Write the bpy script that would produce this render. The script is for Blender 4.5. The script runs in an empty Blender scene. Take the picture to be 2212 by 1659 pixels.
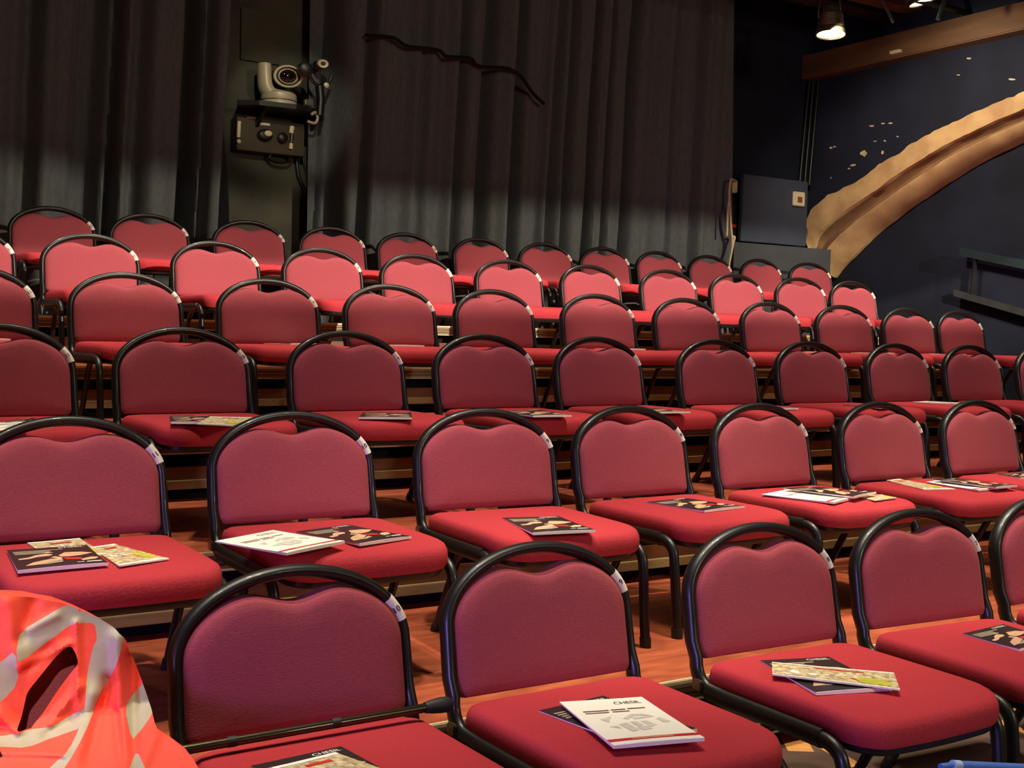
import bpy, bmesh, math, random
from mathutils import Vector, Matrix, noise
random.seed(7)
S = bpy.context.scene
COL = S.collection
PI = math.pi

# ------------------------------------------------------------------ camera
FPX, YAW, PITCH, ROLL, CZ = 2580.9978, 0.5712639, -0.0406006, 0.0220118, 1.0292
IW, IH = 2212.0, 1659.0
FW = Vector((math.sin(YAW)*math.cos(PITCH), math.cos(YAW)*math.cos(PITCH), math.sin(PITCH)))
_r = Vector((math.cos(YAW), -math.sin(YAW), 0)); _u = _r.cross(FW)
RT = _r*math.cos(ROLL) + _u*math.sin(ROLL)
UP = -_r*math.sin(ROLL) + _u*math.cos(ROLL)
EYE = Vector((0, 0, CZ))
cd = bpy.data.cameras.new('camera'); cam = bpy.data.objects.new('camera', cd); COL.objects.link(cam)
cd.sensor_width = 36.0; cd.lens = FPX/IW*36.0; cd.clip_start = 0.05; cd.clip_end = 60
m = Matrix((RT, UP, -FW)).transposed().to_4x4(); m.translation = EYE
cam.matrix_world = m
S.camera = cam

def ray(px, py): return FW + RT*((px-IW/2)/FPX) - UP*((py-IH/2)/FPX)
def at_x(px, py, X): d = ray(px, py); return EYE + d*(X/d.x)
def at_y(px, py, Y): d = ray(px, py); return EYE + d*(Y/d.y)
def at_z(px, py, Z): d = ray(px, py); return EYE + d*((Z-CZ)/d.z)

# ------------------------------------------------------------------ materials
def srgb(r, g, b):
    f = lambda c: (c/255/12.92) if c/255 <= 0.04045 else ((c/255+0.055)/1.055)**2.4
    return (f(r), f(g), f(b), 1)
def mat(name, col, rough=0.6, metal=0.0, noise_amt=0.0, scale=30.0, bump=0.0, col2=None, stretch=None, sheen=0.0, sheen_tint=None, coat=0.0, spec=0.5, detail=4.0):
    M = bpy.data.materials.new(name); M.use_nodes = True
    nt = M.node_tree; b = nt.nodes['Principled BSDF']
    b.inputs['Base Color'].default_value = col
    b.inputs['Roughness'].default_value = rough; b.inputs['Metallic'].default_value = metal
    b.inputs['Specular IOR Level'].default_value = spec
    b.inputs['Coat Weight'].default_value = coat
    if sheen:
        b.inputs['Sheen Weight'].default_value = sheen; b.inputs['Sheen Roughness'].default_value = 0.4
        b.inputs['Sheen Tint'].default_value = sheen_tint or (1, 1, 1, 1)
    if noise_amt or bump:
        tc = nt.nodes.new('ShaderNodeTexCoord'); mp = nt.nodes.new('ShaderNodeMapping')
        mp.inputs['Scale'].default_value = stretch or (1, 1, 1)
        nz = nt.nodes.new('ShaderNodeTexNoise'); nz.inputs['Scale'].default_value = scale; nz.inputs['Detail'].default_value = detail
        nt.links.new(tc.outputs['Object'], mp.inputs['Vector']); nt.links.new(mp.outputs['Vector'], nz.inputs['Vector'])
        if noise_amt:
            rp = nt.nodes.new('ShaderNodeValToRGB')
            c2 = col2 or tuple(max(0, c*(1-noise_amt)) for c in col[:3]) + (1,)
            rp.color_ramp.elements[0].position = 0.35; rp.color_ramp.elements[1].position = 0.65
            rp.color_ramp.elements[0].color = c2; rp.color_ramp.elements[1].color = col
            nt.links.new(nz.outputs['Fac'], rp.inputs['Fac']); nt.links.new(rp.outputs['Color'], b.inputs['Base Color'])
        if bump:
            bp = nt.nodes.new('ShaderNodeBump'); bp.inputs['Strength'].default_value = bump; bp.inputs['Distance'].default_value = 0.01
            nt.links.new(nz.outputs['Fac'], bp.inputs['Height']); nt.links.new(bp.outputs['Normal'], b.inputs['Normal'])
    return M
M = {}
M['seatfabric'] = mat('crimson seat fabric', srgb(182, 58, 66), 0.95, noise_amt=0.14, scale=160, bump=0.15, stretch=(1, 3.0, 1), sheen=0.03, sheen_tint=srgb(255, 120, 120), spec=0.1)
M['fabric'] = mat('crimson back fabric', srgb(168, 79, 88), 0.95, noise_amt=0.16, scale=160, bump=0.15, stretch=(1, 1, 3.0), sheen=0.12, sheen_tint=srgb(255, 170, 170), spec=0.12)
M['frame'] = mat('black enamel tube', srgb(22, 22, 20), 0.42, coat=0.12, noise_amt=0.25, scale=60)
M['clip'] = mat('worn steel', srgb(150, 140, 120), 0.3, metal=0.9, noise_amt=0.3, scale=80)
M['rubber'] = mat('black rubber', srgb(25, 25, 24), 0.6, noise_amt=0.2, scale=50)
M['label'] = mat('white sticker', srgb(238, 232, 218), 0.55, noise_amt=0.04, scale=60)
M['ink'] = mat('black ink', srgb(30, 28, 28), 0.7, noise_amt=0.1, scale=60)
M['deck'] = mat('red brown floor paint', srgb(188, 97, 62), 0.42, noise_amt=0.35, scale=9, bump=0.06, col2=srgb(152, 72, 46), stretch=(1, 3, 1))
M['fascia'] = mat('raw timber edge', srgb(150, 128, 92), 0.5, noise_amt=0.3, scale=12, stretch=(0.4, 4, 6))
M['rail'] = mat('olive timber rail', srgb(158, 138, 88), 0.55, noise_amt=0.3, scale=10, stretch=(0.5, 3, 3))
M['board'] = mat('brown stained board', srgb(120, 68, 36), 0.55, noise_amt=0.35, scale=10, stretch=(0.4, 3, 5))
M['lip'] = mat('aluminium edging', srgb(214, 198, 156), 0.4, metal=0.05, noise_amt=0.15, scale=40)
M['void'] = mat('shade and post black', srgb(9, 8, 8), 0.95, noise_amt=0.2, scale=40)  # black for painted shade under decks and on curtain, and the rail post
M['floor'] = mat('dark stage floor', srgb(92, 68, 54), 0.55, noise_amt=0.4, scale=5, bump=0.05, stretch=(1, 2.5, 1))
M['tape'] = mat('orange floor tape and patch', srgb(214, 150, 84), 0.5, noise_amt=0.15, scale=20)
M['curtain'] = mat('black velour', srgb(98, 101, 102), 0.95, noise_amt=0.18, scale=60, stretch=(1, 1, 0.3), sheen=0.15, spec=0.1)
M['backwall'] = mat('grey green plaster', srgb(84, 82, 66), 0.85, noise_amt=0.4, scale=3.0, bump=0.1, col2=srgb(58, 57, 46))
M['navy'] = mat('navy wall paint', srgb(33, 37, 52), 0.8, noise_amt=0.35, scale=2.5, bump=0.08, col2=srgb(26, 29, 40), spec=0.25)
M['navypanel'] = mat('navy board', srgb(66, 74, 90), 0.6, noise_amt=0.15, scale=6)
M['greyboard'] = mat('slate board', srgb(70, 74, 78), 0.6, noise_amt=0.15, scale=6)
M['flake'] = mat('bare plaster', srgb(214, 200, 160), 0.85, noise_amt=0.4, scale=12)
M['stone'] = mat('sandstone', srgb(214, 176, 120), 0.85, noise_amt=0.35, scale=5, bump=0.35, col2=srgb(186, 144, 96), detail=8)
M['stoneshade'] = mat('shaded stone groove', srgb(150, 112, 74), 0.85, noise_amt=0.3, scale=6, bump=0.3)  # darker stone colour paints the shadow inside the arch groove
M['beam'] = mat('brown timber', srgb(118, 84, 52), 0.7, noise_amt=0.45, scale=4, bump=0.2, stretch=(2, 0.3, 2))
M['ceil'] = mat('black ceiling', srgb(36, 34, 28), 0.9, noise_amt=0.4, scale=3)
M['teal'] = mat('teal paint', srgb(22, 46, 50), 0.6, noise_amt=0.3, scale=10)
M['greypaint'] = mat('grey green paint', srgb(52, 56, 54), 0.6, noise_amt=0.3, scale=10)
M['silver'] = mat('silver plastic', srgb(214, 204, 168), 0.4, metal=0.1, noise_amt=0.08, scale=30)
M['darkplastic'] = mat('dark plastic', srgb(26, 25, 22), 0.4, noise_amt=0.2, scale=30)
M['olivebox'] = mat('olive metal', srgb(70, 62, 40), 0.5, metal=0.3, noise_amt=0.2, scale=10)
M['chrome'] = mat('chrome', srgb(220, 212, 190), 0.4, metal=0.2, noise_amt=0.05, scale=20)
M['ivory'] = mat('ivory plastic', srgb(236, 222, 178), 0.5, noise_amt=0.05, scale=30)
M['brownlabel'] = mat('brown label', srgb(150, 86, 60), 0.6, noise_amt=0.2, scale=40)
M['rope'] = mat('cream cord', srgb(226, 206, 160), 0.8, noise_amt=0.25, scale=90)
M['glass'] = mat('lens glass', srgb(16, 18, 14), 0.05, noise_amt=0.2, scale=20, coat=1.0)
M['vest'] = mat('fluorescent orange polyester', srgb(255, 84, 62), 0.6, noise_amt=0.06, scale=120, sheen=0.3, sheen_tint=srgb(255, 120, 150), spec=0.3)
M['reflective'] = mat('silver reflective tape', srgb(178, 168, 142), 0.6, noise_amt=0.06, scale=50)
M['coverblack'] = mat('black print', srgb(44, 38, 36), 0.35, noise_amt=0.12, scale=30)
M['paper'] = mat('white paper', srgb(255, 252, 240), 0.6, noise_amt=0.03, scale=30)
M['skin1'] = mat('skin tone print', srgb(230, 186, 150), 0.45, noise_amt=0.2, scale=40)
M['redprint'] = mat('red print', srgb(214, 50, 40), 0.45, noise_amt=0.1, scale=30)
M['greyprint'] = mat('grey print', srgb(226, 222, 214), 0.5, noise_amt=0.15, scale=60)
M['midprint'] = mat('beige print', srgb(184, 172, 150), 0.5, noise_amt=0.15, scale=60)
M['textbrown'] = mat('brown print', srgb(110, 72, 56), 0.5, noise_amt=0.1, scale=60)
M['lime'] = mat('lime print', srgb(206, 206, 62), 0.5, noise_amt=0.3, scale=60)
M['crowd'] = mat('crowd photo print', srgb(238, 222, 176), 0.5, noise_amt=0.5, scale=75, col2=srgb(150, 130, 96), detail=6)
M['blueplastic'] = mat('blue plastic', srgb(90, 130, 220), 0.35, noise_amt=0.1, scale=20)
M['pale'] = mat('pale blue plastic', srgb(180, 205, 240), 0.35, noise_amt=0.05, scale=20)
def emit(name, col, st):
    X = bpy.data.materials.new(name); X.use_nodes = True; b = X.node_tree.nodes['Principled BSDF']
    b.inputs['Base Color'].default_value = (0.8, 0.7, 0.5, 1)
    nz = X.node_tree.nodes.new('ShaderNodeTexNoise'); nz.inputs['Scale'].default_value = 6
    rp = X.node_tree.nodes.new('ShaderNodeValToRGB')
    rp.color_ramp.elements[0].color = tuple(c*0.8 for c in col[:3])+(1,); rp.color_ramp.elements[1].color = col
    X.node_tree.links.new(nz.outputs['Fac'], rp.inputs['Fac']); X.node_tree.links.new(rp.outputs['Color'], b.inputs['Emission Color'])
    b.inputs['Emission Strength'].default_value = st
    return X
M['lamp'] = emit('lit lamp lens', (1, 0.86, 0.55, 1), 4.0)

# ------------------------------------------------------------------ object helpers
def tag(o, label=None, cat=None, group=None, kind=None):
    if label: o['label'] = label
    if cat: o['category'] = cat
    if group: o['group'] = group
    if kind: o['kind'] = kind
    return o
def empty(name, loc=(0, 0, 0), rz=0.0):
    o = bpy.data.objects.new(name, None); COL.objects.link(o); o.location = loc; o.rotation_euler = (0, 0, rz)
    o.empty_display_size = 0.05
    return o
def link(name, bm, mats, parent=None, smooth=True, loc=None):
    me = bpy.data.meshes.new(name)
    bmesh.ops.recalc_face_normals(bm, faces=bm.faces)
    if loc is not None: bmesh.ops.translate(bm, verts=bm.verts, vec=-Vector(loc))
    bm.to_mesh(me); bm.free()
    for k in (mats if isinstance(mats, (list, tuple)) else [mats]): me.materials.append(M[k])
    if smooth:
        me.polygons.foreach_set('use_smooth', [True]*len(me.polygons))
        try: me.set_sharp_from_angle(angle=math.radians(42))
        except Exception: pass
    o = bpy.data.objects.new(name, me); COL.objects.link(o)
    if parent: o.parent = parent
    if loc is not None: o.location = loc
    return o
def box(bm, lo, hi, mi=0, bev=0.0):
    lo, hi = Vector(lo), Vector(hi)
    r = bmesh.ops.create_cube(bm, size=1.0, matrix=Matrix.Translation((lo+hi)/2) @ Matrix.Diagonal((*(hi-lo), 1)))
    fs = list({f for v in r['verts'] for f in v.link_faces})
    for f in fs: f.material_index = mi
    if bev:
        es = list({e for v in r['verts'] for e in v.link_edges})
        g = bmesh.ops.bevel(bm, geom=es, offset=bev, segments=2, affect='EDGES')
        for f in g['faces']: f.material_index = mi
def sweep(bm, pts, a, b=None, ref=(0, 1, 0), n=12, caps=True, mi=0, closed=False):
    b = b or a; pts = [Vector(q) for q in pts]; n1 = None; rings = []; L = len(pts)
    for i, q in enumerate(pts):
        if closed: t = (pts[(i+1) % L]-pts[i-1]).normalized()
        else: t = (pts[min(i+1, L-1)]-pts[max(i-1, 0)]).normalized()
        v = Vector(ref) if n1 is None else n1
        v = v - t*v.dot(t)
        if v.length < 1e-5: v = Vector((1, 0, 0)) - t*t.x
        n1 = v.normalized(); n2 = t.cross(n1)
        av = a(i/(L-1)) if callable(a) else a; bv = b(i/(L-1)) if callable(b) else b
        rings.append([bm.verts.new(q + n1*(av*math.cos(2*PI*k/n)) + n2*(bv*math.sin(2*PI*k/n))) for k in range(n)])
    for i in range(L if closed else L-1):
        A, B = rings[i], rings[(i+1) % L]
        for k in range(n):
            f = bm.faces.new((A[k], A[(k+1) % n], B[(k+1) % n], B[k])); f.material_index = mi
    if caps and not closed:
        for R in (rings[0], rings[-1]):
            f = bm.faces.new(R); f.material_index = mi
def lathe(bm, prof, origin, axis, n=24, mi=0, capped=True):
    axis = Vector(axis).normalized(); o = Vector(origin)
    u = axis.orthogonal().normalized(); w = axis.cross(u); rings = []
    for r, h in prof:
        rings.append([bm.verts.new(o+axis*h+(u*math.cos(2*PI*k/n)+w*math.sin(2*PI*k/n))*max(r, 1e-4)) for k in range(n)])
    for A, B in zip(rings, rings[1:]):
        for k in range(n):
            f = bm.faces.new((A[k], A[(k+1) % n], B[(k+1) % n], B[k])); f.material_index = mi
    if capped:
        for R in (rings[0], rings[-1]):
            f = bm.faces.new(R); f.material_index = mi
def bez(p, n=10):
    """Catmull-Rom through points"""
    p = [Vector(q) for q in p]; out = []
    for i in range(len(p)-1):
        p0 = p[max(i-1, 0)]; p1 = p[i]; p2 = p[i+1]; p3 = p[min(i+2, len(p)-1)]
        for k in range(n):
            t = k/n
            out.append(0.5*((2*p1)+(p2-p0)*t+(2*p0-5*p1+4*p2-p3)*t*t+(3*p1-p0-3*p2+p3)*t**3))
    out.append(p[-1]); return out
def inside(x, y, poly):
    c = False; j = len(poly)-1
    for i in range(len(poly)):
        xi, yi = poly[i]; xj, yj = poly[j]
        if (yi > y) != (yj > y) and x < (xj-xi)*(y-yi)/(yj-yi)+xi: c = not c
        j = i
    return c
_tx = {}
def text_mesh(s, bold=0.0):
    if s in _tx: return _tx[s]
    cu = bpy.data.curves.new('lettering', 'FONT'); cu.body = s; cu.align_x = 'CENTER'; cu.align_y = 'CENTER'; cu.size = 1.0
    cu.offset = bold; cu.resolution_u = 3
    o = bpy.data.objects.new('lettering', cu)
    me = bpy.data.meshes.new_from_object(o)
    vs = [v.co.copy() for v in me.vertices]; fs = [tuple(f.vertices) for f in me.polygons]
    x0 = min(v.x for v in vs); x1 = max(v.x for v in vs); y0 = min(v.y for v in vs); y1 = max(v.y for v in vs)
    vs = [((v.x-(x0+x1)/2), (v.y-(y0+y1)/2)) for v in vs]
    bpy.data.objects.remove(o); bpy.data.meshes.remove(me); bpy.data.curves.remove(cu)
    _tx[s] = (vs, fs, x1-x0, y1-y0); return _tx[s]

# ------------------------------------------------------------------ the rows (x, y of each chair's back, turn)
CH = {
 'A': [(0.834, 1.978, 0.020), (1.374, 1.990, 0.002), (1.991, 1.979, -0.025), (2.537, 1.974, -0.069), (3.103, 1.991, -0.007)],
 'B': [(0.643, 2.909, 0.004), (1.222, 2.943, -0.015), (1.810, 2.926, -0.059), (2.365, 2.951, 0.018), (2.940, 2.959, 0.012), (3.522, 2.933, 0.0), (4.097, 2.936, -0.009)],
 'C': [(0.650, 3.896, 0.0), (1.222, 3.895, -0.005), (1.812, 3.890, 0.013), (2.397, 3.901, 0.009), (2.970, 3.936, 0.028), (3.571, 3.881, 0.001), (4.163, 3.890, -0.016), (4.753, 3.882, -0.002), (5.336, 3.887, -0.010), (5.916, 3.876, 0.010)],
 'D': [(0.721, 4.872, 0.002), (1.299, 4.891, 0.014), (1.888, 4.857, -0.019), (2.473, 4.867, -0.050), (3.053, 4.898, 0.015), (3.654, 4.866, -0.036), (4.249, 4.870, -0.025), (4.846, 4.846, -0.003), (5.433, 4.840, -0.053), (6.007, 4.844, -0.045), (6.571, 4.891, -0.001)],
 'E': [(0.820, 5.857, -0.001), (1.390, 5.879, -0.015), (1.991, 5.844, 0.0), (2.572, 5.852, 0.0), (3.145, 5.870, -0.014), (3.742, 5.857, -0.024), (4.334, 5.859, 0.007), (4.931, 5.839, -0.020), (5.516, 5.844, -0.037), (6.096, 5.826, -0.059), (6.660, 5.863, -0.034)],
 'F': [(1.416, 6.856, -0.005), (1.948, 6.868, -0.004), (2.529, 6.835, 0.005), (3.075, 6.859, 0.014), (3.614, 6.885, 0.034), (4.159, 6.867, 0.049), (4.686, 6.870, 0.002), (5.205, 6.877, 0.011), (5.721, 6.889, 0.040), (6.243, 6.908, 0.023), (6.782, 6.914, 0.016), (7.336, 6.916, -0.069)]}
ROWY = {'A': 1.9755, 'B': 2.9364, 'C': 3.8959, 'D': 4.8697, 'E': 5.8580, 'F': 6.8733}
ROWZ = {'A': 0.0, 'B': 0.2108, 'C': 0.4285, 'D': 0.6469, 'E': 0.8665, 'F': 1.0758}
ORD = ['first', 'second', 'third', 'fourth', 'fifth', 'sixth', 'seventh', 'eighth', 'ninth', 'tenth', 'eleventh', 'twelfth']
ROWNAME = {'A': 'front row', 'B': 'second row', 'C': 'third row', 'D': 'fourth row', 'E': 'fifth row', 'F': 'back row'}
SEATZ = 0.324

# ------------------------------------------------------------------ chair prototype
LEAN = 0.188
def lean(z): return LEAN*(z-SEATZ)
HW, ZS, HZ = 0.2195, 0.455, 0.137
def arch(th): return Vector((HW*math.cos(th), lean(ZS+HZ*math.sin(th)), ZS+HZ*math.sin(th)))
def pad(bm, outline, rings, cy=None):
    """outline: list of 2D points; rings: (scale, height); returns nothing, last ring closes with a fan"""
    cx = sum(q[0] for q in outline)/len(outline); cz = cy if cy is not None else sum(q[1] for q in outline)/len(outline)
    R = []
    for s, h in rings:
        # inset by a fixed distance rather than a pure scale
        R.append([(cx+(q[0]-cx)*s, cz+(q[1]-cz)*s, h) for q in outline])
    return R, (cx, cz)
def build_pad(bm, R, centre_top, centre_bot, mapf):
    V = [[bm.verts.new(mapf(*q)) for q in r] for r in R]; n = len(V[0])
    for A, B in zip(V, V[1:]):
        for k in range(n): bm.faces.new((A[k], A[(k+1) % n], B[(k+1) % n], B[k]))
    ct = bm.verts.new(mapf(*centre_top)); cb = bm.verts.new(mapf(*centre_bot))
    for k in range(n):
        bm.faces.new((V[-1][k], V[-1][(k+1) % n], ct)); bm.faces.new((V[0][(k+1) % n], V[0][k], cb))
def seat_outline(hw0, hw1, y0, y1, rf, rb):
    """front edge y0, back edge y1"""
    pts = []
    for cx, cy, r, a0 in ((hw0-rf, y0+rf, rf, -PI/2), (hw1-rb, y1-rb, rb, 0), (-(hw1-rb), y1-rb, rb, PI/2), (-(hw0-rf), y0+rf, rf, PI)):
        for k in range(9):
            a = a0+PI/2*k/8; pts.append((cx+r*math.cos(a), cy+r*math.sin(a)))
    # densify straight runs
    out = []
    for i, q in enumerate(pts):
        nx = pts[(i+1) % len(pts)]; d = math.hypot(nx[0]-q[0], nx[1]-q[1]); out.append(q)
        s = int(d/0.04)
        for k in range(1, s+1): out.append((q[0]+(nx[0]-q[0])*k/(s+1), q[1]+(nx[1]-q[1])*k/(s+1)))
    # slight forward bow of the front edge
    return [(x, y-0.012*(1-(x/hw0)**2) if y < (y0+y1)/2 else y) for x, y in out]
def build_chair():
    root = empty('stacking_chair')
    # seat cushion
    ol = seat_outline(0.217, 0.221, -0.492, -0.030, 0.072, 0.042)
    R, c = pad(None, ol, [(0.95, 0.268), (0.985, 0.268), (1.0, 0.277), (1.004, 0.290), (0.998, 0.304), (0.978, 0.315), (0.94, 0.3205), (0.86, 0.323), (0.6, 0.324), (0.3, 0.324)])
    bm = bmesh.new(); build_pad(bm, R, (c[0], c[1], 0.324), (c[0], c[1], 0.268), lambda x, y, z: Vector((x, y, z-0.010*max(0, (-0.36-y)/0.14)**2)))
    link('seat', bm, 'seatfabric', root)
    # seat pan (black tray beneath)
    ol = seat_outline(0.207, 0.207, -0.484, -0.045, 0.07, 0.04)
    R, c = pad(None, ol, [(0.93, 0.2495), (0.985, 0.2505), (1.0, 0.2555), (1.0, 0.274)])
    bm = bmesh.new(); build_pad(bm, R, (c[0], c[1], 0.274), (c[0], c[1], 0.2495), lambda x, y, z: Vector((x, y, z-0.010*max(0, (-0.36-y)/0.14)**2)))
    link('seat_pan', bm, 'frame', root)
    # back pad
    ol = []
    n = 56; hwi = 0.2125
    def ztop(x):
        e = ZS+0.124*max(0, 1-abs(x/hwi)**2.25)**(1/2.1)
        return e-0.006*max(0, 1-abs(x/hwi)**4)-0.030*math.exp(-(x/0.066)**2)-0.001
    for k in range(n+1):
        a = PI*k/n; x = hwi*math.cos(a); ol.append((x, ztop(x)))
    rb = 0.016; zb = 0.321
    for q in range(1, 5): ol.append((-hwi, ZS-(ZS-zb-rb)*q/5))
    for k in range(7):
        a = PI+PI/2*k/6; ol.append((-hwi+rb+rb*math.cos(a), zb+rb+rb*math.sin(a)))
    for q in range(1, 10): ol.append((-hwi+rb+2*(hwi-rb)*q/10, zb))
    for k in range(7):
        a = -PI/2+PI/2*k/6; ol.append((hwi-rb+rb*math.cos(a), zb+rb+rb*math.sin(a)))
    for q in range(1, 5): ol.append((hwi, zb+rb+(ZS-zb-rb)*q/5))
    R, c = pad(None, ol, [(0.93, 0.018), (0.985, 0.016), (1.0, 0.008), (1.0, -0.004), (0.988, -0.014), (0.965, -0.021), (0.92, -0.026), (0.8, -0.029), (0.5, -0.030), (0.25, -0.030)], cy=0.435)
    bm = bmesh.new(); build_pad(bm, R, (c[0], c[1], -0.030), (c[0], c[1], 0.018), lambda x, z, y: Vector((x, y+lean(z), z)))
    link('backrest', bm, 'fabric', root)
    # frame: arch, uprights and side rails in one bent tube
    half = [(0.227, -0.395, 0.262), (0.227, -0.25, 0.2615), (0.227, -0.12, 0.261)]
    for k in range(1, 7):
        a = PI/2*k/6; half.append((0.2255-0.004*k/6, -0.075+0.065*math.sin(a)-0.0, 0.261+0.065*(1-math.cos(a))))
    half += [(0.2215, lean(0.36)+0.0, 0.36), (0.2205, lean(0.41), 0.41)]
    pts = [Vector(q) for q in half] + [arch(PI*k/40) for k in range(41)] + [Vector((-q[0], q[1], q[2])) for q in reversed(half)]
    # transport: start with sideways thin, vertical/fore-aft thick
    bm = bmesh.new(); sweep(bm, pts, 0.0195, 0.0125, ref=(0, 0, 1), n=16)
    link('frame', bm, 'frame', root)
    for sx in (-1, 1):
        bm = bmesh.new()
        p = [(sx*0.227, -0.38, 0.262), (sx*0.227, -0.41, 0.260), (sx*0.227, -0.433, 0.250), (sx*0.227, -0.447, 0.232), (sx*0.227, -0.453, 0.200), (sx*0.226, -0.462, 0.10), (sx*0.227, -0.470, 0.012)]
        sweep(bm, bez(p, 4), 0.016, 0.0122, ref=(0, 0, 1), n=12)
        leg = link('leg', bm, 'frame', root)
        bm = bmesh.new(); sweep(bm, [(sx*0.227, -0.4693, 0.026), (sx*0.227, -0.4712, 0.0)], 0.018, 0.0142, ref=(0, 1, 0), n=12)
        for v in bm.verts: v.co.z = max(v.co.z, 0.0)
        link('foot_cap', bm, 'rubber', leg)
        bm = bmesh.new()
        p = [(sx*0.207, -0.27, 0.256), (sx*0.205, -0.215, 0.225), (sx*0.205, -0.18, 0.17), (sx*0.205, -0.09, 0.012)]
        sweep(bm, bez(p, 5), 0.0125, 0.0105, ref=(0, 0, 1), n=12)
        leg = link('leg', bm, 'frame', root)
        bm = bmesh.new(); sweep(bm, [(sx*0.205, -0.097, 0.024), (sx*0.205, -0.083, 0.0)], 0.0155, 0.0135, ref=(0, 1, 0), n=12)
        for v in bm.verts: v.co.z = max(v.co.z, 0.0)
        link('foot_cap', bm, 'rubber', leg)
    bm = bmesh.new(); sweep(bm, [(-0.205, -0.25, 0.252), (0.205, -0.25, 0.252)], 0.010, n=10, ref=(0, 0, 1)); link('cross_bar', bm, 'frame', root)
    bm = bmesh.new(); box(bm, (-0.243, -0.052, 0.262), (-0.232, -0.022, 0.286), bev=0.003); link('linking_clip', bm, 'clip', root)
    # seat number sticker folded round the arch
    pts = [arch(math.radians(12+19*k/8)) for k in range(9)]
    bm = bmesh.new(); rings = []
    for i, q in enumerate(pts):
        t = (pts[min(i+1, 8)]-pts[max(i-1, 0)]).normalized(); n2 = Vector((0, -1, 0)); n2 = (n2-t*n2.dot(t)).normalized(); o1 = t.cross(n2)
        if o1.x < 0: o1 = -o1
        rings.append([bm.verts.new(q+n2*(0.0208*math.sin(a))+o1*(0.0138*math.cos(a))) for a in [math.radians(-25+230*k/12) for k in range(13)]])
    for A, B in zip(rings, rings[1:]):
        for k in range(12): bm.faces.new((A[k], A[k+1], B[k+1], B[k]))
    lab = link('number_label', bm, 'label', root)
    lab['label'] = 'small white seat number sticker'
    return root
chair0 = build_chair()
def numeral_mesh(num):
    vs, fs, w, h = text_mesh(str(num), 0.01)
    th = math.radians(21.5); c = arch(th); t = Vector((-HW*math.sin(th), LEAN*HZ*math.cos(th), HZ*math.cos(th))).normalized()
    fwd = Vector((0, -1, 0)); fwd = (fwd-t*fwd.dot(t)).normalized(); rt = t.cross(fwd)
    if rt.x < 0: rt = -rt
    sc = 0.0125/h
    bm = bmesh.new(); V = []
    for x, y in vs:
        xx = x*sc; dd = 0.0211*math.sqrt(max(0, 1-(xx/0.0140)**2))+0.0004
        V.append(bm.verts.new(c+rt*xx+t*(y*sc)+fwd*dd))
    for f in fs: bm.faces.new([V[i] for i in f])
    me = bpy.data.meshes.new('numeral'); bm.to_mesh(me); bm.free(); me.materials.append(M['ink']); return me
NUM = {k: numeral_mesh(k) for k in range(1, 13)}
def copy_chair():
    r = chair0.copy(); COL.objects.link(r)
    for c in list(chair0.children):
        d = c.copy(); COL.objects.link(d); d.parent = r
        for g in list(c.children):
            if g.name.startswith('numeral'): continue
            e = g.copy(); COL.objects.link(e); e.parent = d
    return r
EXTRA = {('A', 0): 'with glossy black pole across its seat', ('A', 1): 'with white brochure over black programme', ('A', 2): 'with narrow leaflet over black programme', ('A', 3): 'with single black programme near its back'}
used = False; CHAIRS = {}
def add_chair(row, j, num, x, y, rz, label):
    global used
    r = copy_chair() if used else chair0
    used = True
    r.location = (x, y, ROWZ[row]); r.rotation_euler = (0, 0, rz)
    tag(r, label, 'chair', 'red padded chairs in raked rows')
    lab = [c for c in r.children if c.name.startswith('number_label')][0]
    o = bpy.data.objects.new('numeral', NUM[num]); COL.objects.link(o); o.parent = lab
    CHAIRS[(row, j)] = r
for row in 'ABCDEF':
    if row == 'A':
        add_chair('A', -1, 11, 0.265, 1.976, 0.0, 'front row red chair at far left, mostly hidden under the orange safety vest')
    for j, (x, y, rz) in enumerate(CH[row]):
        num = {'A': 10, 'F': 12}.get(row, 11)-j
        o = ORD[j+(1 if row == 'A' else 0)]
        if (row, j) in EXTRA: label = 'red chair %s from left in the front row, %s' % (o, EXTRA[(row, j)])
        else: label = 'red padded chair with black arched frame, %s from left in the %s' % (o, ROWNAME[row])
        add_chair(row, j, num, x, y, rz, label)

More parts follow.
